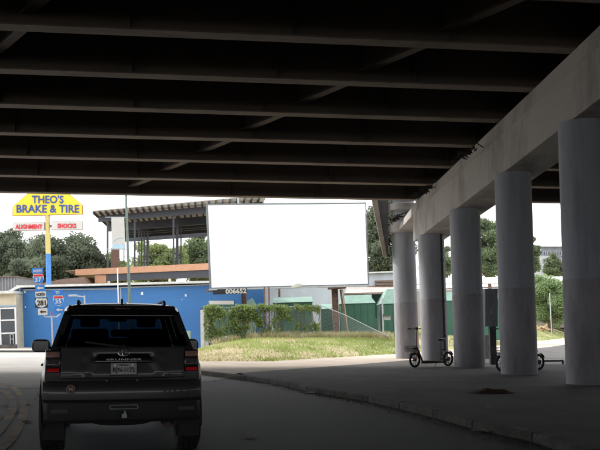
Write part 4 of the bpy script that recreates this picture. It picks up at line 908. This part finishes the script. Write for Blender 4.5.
    mb = MB(); mb.bar((s_*.93, 1.6, .36), (s_*.93, 3.2, .36), .14, .05); mb.build('running_board', PLAST, suv)
    for yh in (1.3, 2.2): mb = MB(); mb.bar((s_*.945, yh, 1.03), (s_*.945, yh+.2, 1.03), .03, .03); mb.build('door_handle', PAINT, suv, bevel=.008)
    # tail lamp cluster
    def lampbox(nm, x0, x1, z0, z1, m, par, yy=.085, th=.10, bev=.012): mb = MB(); xa, xb = s_*x0, s_*x1; mb.add([(xa, yy, z0), (xb, yy+.035, z0), (xb-.004*s_, yy+.045, z1), (xa, yy+.02, z1), (xa, yy+th, z0), (xb, yy+th+.06, z0), (xb, yy+th+.06, z1), (xa, yy+th, z1)], [(0, 1, 2, 3), (7, 6, 5, 4), (0, 4, 5, 1), (1, 5, 6, 2), (2, 6, 7, 3), (3, 7, 4, 0)]); return mb.build(nm, m, par, bevel=bev, smooth=30)
    tl_ = lampbox('tail_light', .675, .84, .995, 1.245, LDARK, suv)
    lampbox('turn_signal', .685, .83, 1.165, 1.225, LCLR, tl_, .073, .03, .006); lampbox('reverse_lens', .69, .825, 1.075, 1.14, mat('smoked_lens', (.13, .10, .10), .15, scale=40, var=.5), tl_, .075, .03, .006); lampbox('brake_lens', .69, .825, 1.005, 1.045, LRED, tl_, .073, .03, .006)
# windscreen + rear glass + hatch frame
def quadslab(nm, pts, th, m, par=suv): mb = MB(); mb.prism(pts, th); return mb.build(nm, m, par)
quadslab('windscreen', [(-.74, 3.4, 1.2), (.74, 3.4, 1.2), (.57, 2.74, 1.69), (-.57, 2.74, 1.69)], (0, .01, .004), CLEAR)
quadslab('rear_window', [(-.725, .165, 1.285), (.725, .165, 1.285), (.60, .46, 1.665), (-.60, .46, 1.665)], (0, .008, -.004), TINT)
quadslab('hatch_header', [(-.63, .385, 1.635), (.63, .385, 1.635), (.60, .39, 1.70), (.54, .39, 1.745), (-.54, .39, 1.745), (-.60, .39, 1.70)], (0, .03, 0), mat('header_black', (.008, .008, .009), .9, spec=.1))
mb = MB(); mb.rings([[(.60, y, z), (.3, y-.02, z+.005), (0, y-.03, z+.006), (-.3, y-.02, z+.005), (-.60, y, z), (-.60, y+.02, z+.03), (0, y, z+.04), (.60, y+.02, z+.03)] for y, z in ((.36, 1.695), (.62, 1.725))]); mb.build('spoiler', PAINT, suv, smooth=50)
sb('high_brake_light', -.09, .09, .325, .35, 1.70, 1.715, mat('brake_dim', (.2, .03, .03), .2), bev=.003)
mb = MB(); mb.prism([(-.012, .62, 1.775), (-.012, .78, 1.785), (-.012, .70, 1.835)], (.024, 0, 0)); mb.build('antenna_fin', PLAST, suv)
mb = MB(); mb.bar((.02, .15, 1.27), (-.42, .19, 1.33), .015, .02); mb.tube([(.0, .12, 1.27), (0, .2, 1.27)], .03, 8); mb.build('rear_wiper', PLAST, suv)
# tailgate: flat panel with raised shoulders and recessed plate bay
TG = MB(); yv = .075
def tgp(x, z, d=0): return (x, yv+max(0, z-.98)*.18-d+.25*max(0, abs(x)-.5)*.12, z)
gx = np.linspace(-.668, .668, 47); gz = np.linspace(.925, 1.275, 19)
def dpt(x, z):
    ax = abs(x); e = .0
    lim = .30+(1.12-z)*.62 if z < 1.12 else .34     # plate bay trapezoid
    if z < 1.19 and ax < lim+.0: 
        t = min(1, (lim-ax)/.035); t2 = min(1, (1.19-z)/.03); e -= .008*max(0, min(t, t2))
    e += .005*math.exp(-((ax-(lim+.05))/.05)**2)*(1 if z < 1.2 else 0)
    e += .005*sm((z-1.19)/.03)*sm((.40-ax)/.05)
    e -= .006*math.exp(-((z-.97)/.02)**2)*sm((ax-.36)/.1)
    return e
TG.add([tgp(x, z, dpt(x, z)) for z in gz for x in gx], [(j*47+i, j*47+i+1, (j+1)*47+i+1, (j+1)*47+i) for j in range(18) for i in range(46)])
tgo = TG.build('tailgate', PAINT, suv, smooth=True); md = tgo.modifiers.new('thick', 'SOLIDIFY'); md.thickness = .03; md.offset = 0
def tslab(nm, pts, m, d0, d1, par): # pts (x,z)
    mb = MB(); mb.prism([(x, yv+max(0, z-.98)*.18-d0, z) for x, z in pts], (0, d0-d1, 0)); return mb.build(nm, m, par, bevel=.006, smooth=30)
gar = tslab('garnish', [(-.315, 1.105), (.315, 1.105), (.305, 1.15), (.27, 1.19), (-.27, 1.19), (-.305, 1.15)], mat('gloss_black', (.012, .012, .013), .12, scale=5), .035, -.02, tgo)
mb = MB(); pp = [(-.315, 1.10), (.315, 1.10), (.308, 1.15), (.27, 1.195), (-.27, 1.195), (-.308, 1.15)]; mb.tube([(x, yv+max(0, z-.98)*.18-.032, z) for x, z in pp], .006, 6, closed=True); mb.build('garnish_trim', PLAST, gar)
yy = yv+.03-.037
text('lettering', '4RUNNER', mat('silver_paint', (.8, .8, .8), .4, scale=5), (-.195, yy-.004, 1.124), (.2, yy-.004, 1.124), (-.195, yy+.0, 1.147), gar, .006, .02, .004, 1.05)
# emblem: three interlocking ovals
mb = MB()
def oval(cx_, cz_, a_, b_, t_=.0045): mb.tube([(cx_+a_*math.cos(q), .075, cz_+b_*math.sin(q)) for q in np.linspace(0, 2*PI, 28, endpoint=False)], t_, 6, closed=True)
oval(0, 1.213, .062, .038, .006); oval(0, 1.224, .044, .014); oval(0, 1.215, .018, .034); emb = mb.build('emblem', CHROME, tgo, smooth=True)
# licence plate
pl = tslab('licence_plate', [(-.142, .968), (.142, .968), (.142, 1.095), (-.142, 1.095)], mat('plate_white', (.72, .68, .66), .5, scale=8, var=.1), .026, .018, tgo)
yf = yv-.034
text('lettering', 'RJN-1172', LB, (-.118, yf, .980), (.12, yf, .980), (-.118, yf, 1.048), pl, .003, .02, .0)
text('lettering', 'TEXAS', mat('plate_navy', (.05, .06, .14), .5), (-.05, yf, 1.062), (.05, yf, 1.062), (-.05, yf, 1.083), pl, .003, .02, .0)
for s_ in (-1, 1): mb = MB(); mb.tube([(s_*.095, yf+.002, 1.073), (s_*.095, yf-.006, 1.073)], .009, 8); mb.build('plate_bolt', CHROME, pl)
mb = MB(); mb.tube([(x, yf+.006, z) for x, z in ((-.147, .963), (.147, .963), (.147, 1.1), (-.147, 1.1))], .005, 6, closed=True); mb.build('plate_frame', PLAST, pl)
for x_, m_ in ((-.185, mat('amber', (.6, .2, .04), .3)), (.145, GALV)): mb = MB(); mb.tube([(x_, .04, .905), (x_, .02, .905)], .009, 8); mb.build('parking_sensor', m_, suv)
# bumper
def bsec(y, hw, z0, z1): return [(hw, y, z0), (hw, y, z1), (-hw, y, z1), (-hw, y, z0)]
mb = MB(); loops = []
for x in np.linspace(-.865, .865, 31):
    a = abs(x)/.90; yb_ = .0+.14*a**4+.5*max(0, a-.93); rr = .0
    loops.append([(x, yb_+.10, .43), (x, yb_+.045, .47), (x, yb_+.03, .56), (x, yb_+.035, .66), (x, yb_-.01, .70), (x, yb_-.015, .78), (x, yb_, .87), (x, yb_+.03, .905), (x, yb_+.3+.2*a, .91), (x, yb_+.3+.2*a, .45)])
mb.rings(loops); bmp = mb.build('rear_bumper', PAINT, suv, smooth=35)
mb = MB(); loops = []
for x in np.linspace(-.82, .82, 25):
    a = abs(x)/.9; yb_ = .14*a**4; loops.append([(x, yb_+.025, .475), (x, yb_+.01, .60), (x, yb_+.022, .665), (x, yb_+.1, .665), (x, yb_+.1, .475)])
mb.rings(loops); mb.build('lower_valance', PLAST, bmp, smooth=35)
mb = MB(); mb.tube([(x, .004, z) for x, z in ((-.143, .592), (.143, .592), (.15, .6), (.15, .625), (.143, .633), (-.143, .633), (-.15, .625), (-.15, .6))], .006, 6, closed=True); mb.build('step_trim', GALV, bmp)
for s_ in (-1, 1): mb = MB(); mb.box(s_*.60, s_*.78, .03, .05, .56, .60); mb.build('reflector', mat('dull_red', (.03, .01, .01), .3), bmp)
st_ = MB(); st_.tube([(-.566, -.016, .82), (-.566, -.004, .82)], .052, 24); st_ = st_.build('round_sticker', mat('sticker_maroon', (.16, .035, .03), .5), suv)
mb = MB(); mb.ring((-.566, -.018, .82), (0, 1, 0), .043, .003, 24, 5); mb.build('sticker_ring', SWHITE, st_)
text('lettering', 'M', SWHITE, (-.588, -.019, .80), (-.544, -.019, .80), (-.588, -.019, .842), st_, .003, .03, .0)
hc = MB(); hc.box(-.035, .035, -.06, .12, .495, .555); hc.build('hitch_receiver', PLAST, suv, bevel=.005)
mb = MB(); mb.box(-.025, .03, -.075, -.055, .50, .545); mb.tube([(.01, -.07, .545), (.01, -.07, .575)], .012, 8); mb.build('hitch_pin', GALV, suv)
mb = MB(); mb.tube([(0, .75, .36), (0, .75, .54)], .36, 28); mb.build('spare_tyre', TYRE, suv, bevel=.03, smooth=40)
mb = MB(); mb.tube([(-.84, 1.0, .38), (.84, 1.0, .38)], .05, 10); mb.build('rear_axle', PLAST, suv)
mb = MB(); mb.tube([(.52, .35, .36), (.5, 1.6, .38)], .035, 10); mb.build('exhaust', RUST, suv)
# interior
for (x_, y_) in ((-.38, 2.35), (.38, 2.35)):
    mb = MB(); mb.box(x_-.25, x_+.25, y_-.06, y_+.10, 1.12, 1.48); se = mb.build('seat', DARKIN, suv, bevel=.05, smooth=40); mb = MB(); mb.box(x_-.13, x_+.13, y_-.07, y_+.03, 1.5, 1.67); mb.build('headrest', DARKIN, se, bevel=.04, smooth=40)
for x_ in (-.42, 0, .42):
    mb = MB(); mb.box(x_-.23, x_+.23, 1.35, 1.5, 1.12, 1.36); se = mb.build('rear_seat', DARKIN, suv, bevel=.05, smooth=40)
    mb = MB(); mb.box(x_-.12, x_+.12, 1.34, 1.43, 1.375, 1.47); mb.build('headrest', DARKIN, se, bevel=.03, smooth=40)
mb = MB(); mb.box(-.12, .12, 2.72, 2.75, 1.58, 1.645); mb.build('interior_mirror', PLAST, suv, bevel=.01)
mb = MB(); mb.box(-.72, .72, 2.95, 3.25, 1.12, 1.25); mb.build('dashboard', DARKIN, suv, bevel=.03)
mb = MB(); mb.ring((-.38, 2.85, 1.25), (0, .9, .35), .18, .015); mb.build('steering_wheel', DARKIN, suv, smooth=True)
for s_ in (-1, 1): mb = MB(); mb.box(s_*.5, s_*.72, 4.55, 4.68, .78, .92); mb.build('headlight', CLEAR, suv)
# ================================================================== SCOOTERS
def scooter(lab):
    t = thing('electric_scooter', lab, 'scooter', group='seated rental scooters parked by the columns', local=True)
    FR = mat('scooter_black', (.018, .018, .02), .5, scale=10); RD = mat('scooter_red', (.35, .05, .035), .45, scale=10)
    WB = 1.72; r0 = .27
    for x_, nm_ in ((0, 0), (WB, 1)):
        mb = MB(); mb.ring((x_, 0, r0), (0, 1, 0), r0-.035, .035, 36, 8); w_ = mb.build('wheel', TYRE, t, smooth=True)
        mb = MB(); mb.ring((x_, 0, r0), (0, 1, 0), r0-.075, .012, 30, 6); mb.tube([(x_, -.05, r0), (x_, .05, r0)], .045 if nm_ == 0 else .08, 12)
        for i in range(8): a_ = 2*PI*i/8+.2; mb.bar((x_, 0, r0), (x_+(r0-.08)*math.cos(a_), 0, r0+(r0-.08)*math.sin(a_)), .014, .014)
        mb.build('rim', FR, w_)
        mb = MB(); arc = [(x_+(r0+.03)*math.cos(a_), 0, r0+(r0+.03)*math.sin(a_)) for a_ in np.linspace(.4 if nm_ == 0 else .5, 2.6 if nm_ == 0 else 2.9, 12)]
        k_ = MB(); [k_.bar(a, b_, .07, .008, up=(a[0]-x_, 0, a[2]-r0)) for a, b_ in zip(arc, arc[1:])]; k_.build('mudguard', FR, t)
    mb = MB()
    for s_ in (-.06, .06): mb.tube([(0, s_, r0), (.055, s_, .55), (.07, 0, .62)], .014, 8)
    mb.build('fork', RD, t, smooth=True)
    mb = MB(); mb.tube([(.07, 0, .6), (.09, 0, .78), (.12, 0, 1.32)], .02, 10); mb.build('stem', RD, t, smooth=True)
    mb = MB(); mb.tube([(.0, -.28, 1.36), (.09, -.22, 1.36), (.12, 0, 1.34), (.09, .22, 1.36), (.0, .28, 1.36)], .016, 8); hb = mb.build('handlebar', FR, t, smooth=True)
    for s_ in (-1, 1): mb = MB(); mb.tube([(-.03, s_*.3, 1.36), (.07, s_*.235, 1.36)], .022, 8); mb.build('grip', FR, hb)
    mb = MB(); mb.box(.04, .14, -.05, .05, 1.35, 1.41); mb.build('display', FR, hb, bevel=.01)
    # wire basket
    mb = MB(); bx0, bx1, by, z0, z1 = -.36, -.01, .17, .58, .76
    for zz, g_ in ((z0, .03), ((z0+z1)/2, .015), (z1, 0)): mb.tube([(bx0+g_, -by+g_, zz), (bx1-g_*.3, -by+g_, zz), (bx1-g_*.3, by-g_, zz), (bx0+g_, by-g_, zz)], .008, 6, closed=True)
    for i in range(8):
        f = i/7; xx = bx0+f*(bx1-bx0)
        for s_ in (-1, 1): mb.bar((xx, s_*by, z1), (bx0+.03+f*(bx1-bx0-.04), s_*(by-.03), z0), .007)
    for i in range(7):
        yy_ = -by+2*by*i/6; mb.bar((bx0, yy_, z1), (bx0+.03, yy_*.85, z0), .007); mb.bar((bx0+.03, yy_*.85, z0), (bx1, yy_*.85, z0), .007); mb.bar((bx1, yy_, z1), (bx1, yy_*.85, z0), .007)
    bk = mb.build('basket', FR, t); mb = MB(); mb.box(-.25, -.08, -.176, -.17, .63, .70); mb.build('basket_plate', FR, bk); mb = MB(); mb.tube([(-.02, 0, .62), (.08, 0, .66)], .015, 6); mb.build('basket_mount', FR, bk)
    mb = MB(); mb.tube([(.09, 0, .72), (.2, 0, .56), (.38, 0, .22), (.44, 0, .17)], .032, 10); mb.build('down_tube', FR, t, smooth=True)
    mb = MB(); mb.box(.42, 1.36, -.11, .11, .13, .235); mb.build('deck', FR, t, bevel=.02, smooth=30)
    mb = MB()
    for s_ in (-.07, .07): mb.tube([(1.3, s_, .2), (1.4, s_, .27), (WB, s_, r0)], .018, 8)
    mb.build('rear_fork', FR, t, smooth=True)
    mb = MB(); mb.tube([(1.34, 0, .2), (1.35, 0, .6), (1.35, 0, .93)], [.026, .024, .016], 10); mb.tube([(1.34, 0, .58), (1.5, 0, .3)], .015, 6); mb.build('seat_post', FR, t, smooth=True)
    mb = MB(); mb.rings([[(x_, w_, .955+dz) for w_, dz in ((-hw, 0), (-hw*.9, .045), (0, .06), (hw*.9, .045), (hw, 0), (0, -.03))] for x_, hw in ((1.2, .025), (1.26, .045), (1.38, .09), (1.49, .1), (1.53, .07))]); mb.build('saddle', FR, t, smooth=60)
    mb = MB(); mb.tube([(1.25, .08, .15), (1.2, .2, .01)], .011, 6); mb.build('kickstand', FR, t)
    mb = MB(); mb.box(1.44, 1.62, -.06, .06, .60, .66); mb.bar((1.36, 0, .62), (1.46, 0, .63), .04, .03); mb.build('battery_box', FR, t, bevel=.01)
    return t
def put(o, a, b): # front wheel a, rear wheel b (x, y)
    a, b = Vector(a), Vector(b); d = b-a; z = G(a.x, a.y)+.13; z2 = G(b.x, b.y)+.13
    o.matrix_world = Matrix.Translation((a.x, a.y, z)) @ Matrix.Rotation(math.atan2(d.y, d.x), 4, 'Z') @ Matrix.Rotation(-math.atan2(z2-z, d.length), 4, 'Y')
s1 = scooter('black rental scooter with wire basket and red stem beside the pale columns')
put(s1, (3.96, 27.9), (5.36, 29.0))
s2 = copy_tree(s1, None, 'second black scooter mostly hidden behind the wide middle column'); put(s2, (6.30, 25.15), (7.75, 26.1))
# control cabinet between the columns
cb_ = thing('control_cabinet', 'grey electrical cabinet on a post between the overpass columns', 'cabinet', (at(489, 360, 30.2).x, 30.2, 0))
CABM = mat('cabinet_grey', (.2, .21, .23), .5, .2, scale=3); CZ = 30.2
prismpx([(485, 326.5), (498, 326.5), (498, 288.6), (485, 288.6)], CZ, .45).build('box', CABM, cb_, bevel=.015)
prismpx([(485.7, 325.8), (493, 325.8), (493, 289.4), (485.7, 289.4)], CZ-.02, .018).build('door', CABM, cb_)
prismpx([(491, 314), (491.6, 314), (491.6, 310), (491, 310)], CZ-.06, .035).build('handle', GALV, cb_)
q = at(494.5, 358, CZ); mb = MB(); mb.box(q.x-.12, q.x+.12, CZ+.1, CZ+.32, G(q.x, CZ)+.1, at(494, 326.5, CZ).z-.002); mb.build('post', DSTEEL, cb_)
wb_ = prismpx([(484.6, 359), (491.2, 359), (491.2, 335), (484.6, 335)], 31.2, .35).build('utility_pedestal', mat('pedestal', (.5, .5, .48), .7), bevel=.02); tag(centre_origin(wb_), 'pale square utility pedestal behind the grey cabinet', 'utility box')
# brown heap on the plaza, rail on the ground
mb = MB(); q = gpt(487.5, 393, CAMZ-.12); n1, n2 = 22, 12; vs = []
for j in range(n2+1):
    for i in range(n1):
        a_ = 2*PI*i/n1; r_ = (j/n2); h_ = .10*(1-r_**1.7)*(1+.35*noise.noise(Vector((math.cos(a_)*r_*3, math.sin(a_)*r_*3, 9))))
        rr = 1+.18*noise.noise(Vector((math.cos(a_)*1.5, math.sin(a_)*1.5, 4))); x_ = q[0]+.52*r_*rr*math.cos(a_); y_ = q[1]+.36*r_*rr*math.sin(a_); vs.append((x_, y_, G(x_, y_)+.122+max(0, h_)))
mb.add(vs, [(j*n1+i, j*n1+(i+1) % n1, (j+1)*n1+(i+1) % n1, (j+1)*n1+i) for j in range(n2) for i in range(n1)])
tag(centre_origin(mb.build('blanket_heap', mat('brown_cloth', (.095, .055, .038), .95, scale=9, bump=.6), smooth=True)), 'crumpled brown blanket heap lying on the plaza', 'blanket')
mb = MB(); a = at(543, 357, 30.4); b_ = at(562.5, 356, 30.8); a.z = G(a.x, 30.4)+.26; b_.z = G(b_.x, 30.8)+.26; mb.bar(a, b_, .09, .07); mb.bar(a, (a.x, a.y, G(a.x, a.y)+.12), .06); mb.bar(b_, (b_.x, b_.y, G(b_.x, b_.y)+.12), .06)
tag(centre_origin(mb.build('low_rail', DSTEEL)), 'low dark rail lying beyond the hidden scooter', 'rail')
def crack(pts):
    p = [pts[0]]
    for a, b in zip(pts, pts[1:]):
        for i in range(1, 9): p.append((a[0]+(b[0]-a[0])*i/8+random.gauss(0, .05), a[1]+(b[1]-a[1])*i/8+random.gauss(0, .08)))
    mb = MB(); n_ = len(p); wd_ = [random.uniform(.003, .009) for _ in p]
    mb.add([(q[0]-w_, q[1], G(*q)+.009) for q, w_ in zip(p, wd_)]+[(q[0]+w_, q[1]+.01, G(*q)+.009) for q, w_ in zip(p, wd_)], [(i, i+1, n_+i+1, n_+i) for i in range(n_-1)])
    mb.build('road_crack', SEAL, kind='structure')
for c_ in ([(-4.8, 12), (-5.2, 15), (-6.1, 18.8)], [(-7, 22), (-9.5, 30), (-9, 40)]): crack(c_)
# grit swept into the gutter
def grit(n):
    mb = MB(); kk = [p for p in kc if 4 < p[1] < 30]
    for _ in range(n):
        i = random.randrange(len(kk)-1); f = random.random(); x_ = kk[i][0]+(kk[i+1][0]-kk[i][0])*f; y_ = kk[i][1]+(kk[i+1][1]-kk[i][1])*f
        x_ -= abs(random.gauss(0, .22))+.03; q = random.uniform(.006, .02); z_ = G(x_, y_); c_ = Vector((x_, y_, z_)); a_ = random.random()*PI; u_ = Vector((math.cos(a_), math.sin(a_), 0))*q; v_ = Vector((-u_.y, u_.x, 0))*.7
        mb.add([c_-u_, c_+v_, c_+u_, c_-v_, c_+Vector((0, 0, q*1.1))], [(0, 1, 4), (1, 2, 4), (2, 3, 4), (3, 0, 4)])
    return mb.build('gutter_grit', mat('grit', (.15, .14, .13), .9, scale=30, var=.5), kind='stuff')
tag(grit(1800), 'fine pale grit gathered in the gutter along the kerb', 'grit')
# litter
PAPER = mat('litter_paper', (.6, .6, .6), .7); LEAFB = mat('dry_leaf', (.16, .06, .03), .9)
LT = [(246, 438, .16, PAPER, 'flattened white paper scrap on the open asphalt right of the suv'), (389, 406.5, .1, PAPER, 'small pale wrapper in the gutter below the kerb middle'), (354, 399.5, .1, PAPER, 'tiny pale wrapper farther up the gutter'),
      (475, 431.5, .2, PAPER, 'pale plastic scrap in the gutter near the kerb'), (489, 432, .2, PAPER, 'white cup remains in the gutter'), (531, 441, .16, PAPER, 'crumpled white bag in the gutter nearest the camera'), (309, 393.3, .2, PAPER, 'pale rag lying at the kerb foot'), (486, 409, .13, PAPER, 'white receipt lying on the plaza'),
      (28, 405.5, .12, LEAFB, 'brown leaf clump on the lane farther from the camera'), (24, 422.5, .13, LEAFB, 'brown leaf clump on the lane nearer the camera'), (2.5, 407, .1, LEAFB, 'brown leaf clump at the left edge by the yellow line')]
for px, py, s_, m_, lab in LT:
    x_, y_ = gpt(px, py); zz = G(x_, y_)+.012; n_ = 5; vs = []
    if 'plaza' in lab: x_, y_ = gpt(px, py, CAMZ-.12); zz = G(x_, y_)+.14
    for j in range(n_):
        for i in range(n_): vs.append((x_+(i/(n_-1)-.5)*s_*1.1+random.gauss(0, .08*s_), y_+(j/(n_-1)-.5)*s_+random.gauss(0, .08*s_), zz+random.random()*s_*.16))
    mb = MB(); mb.add(vs, [(j*n_+i, j*n_+i+1, (j+1)*n_+i+1, (j+1)*n_+i) for j in range(n_-1) for i in range(n_-1)])
    tag(centre_origin(mb.build('litter' if m_ is PAPER else 'leaf_clump', m_)), lab, 'litter' if m_ is PAPER else 'leaves')
for o in bpy.data.objects:
    if '_local' in o: del o['_local']
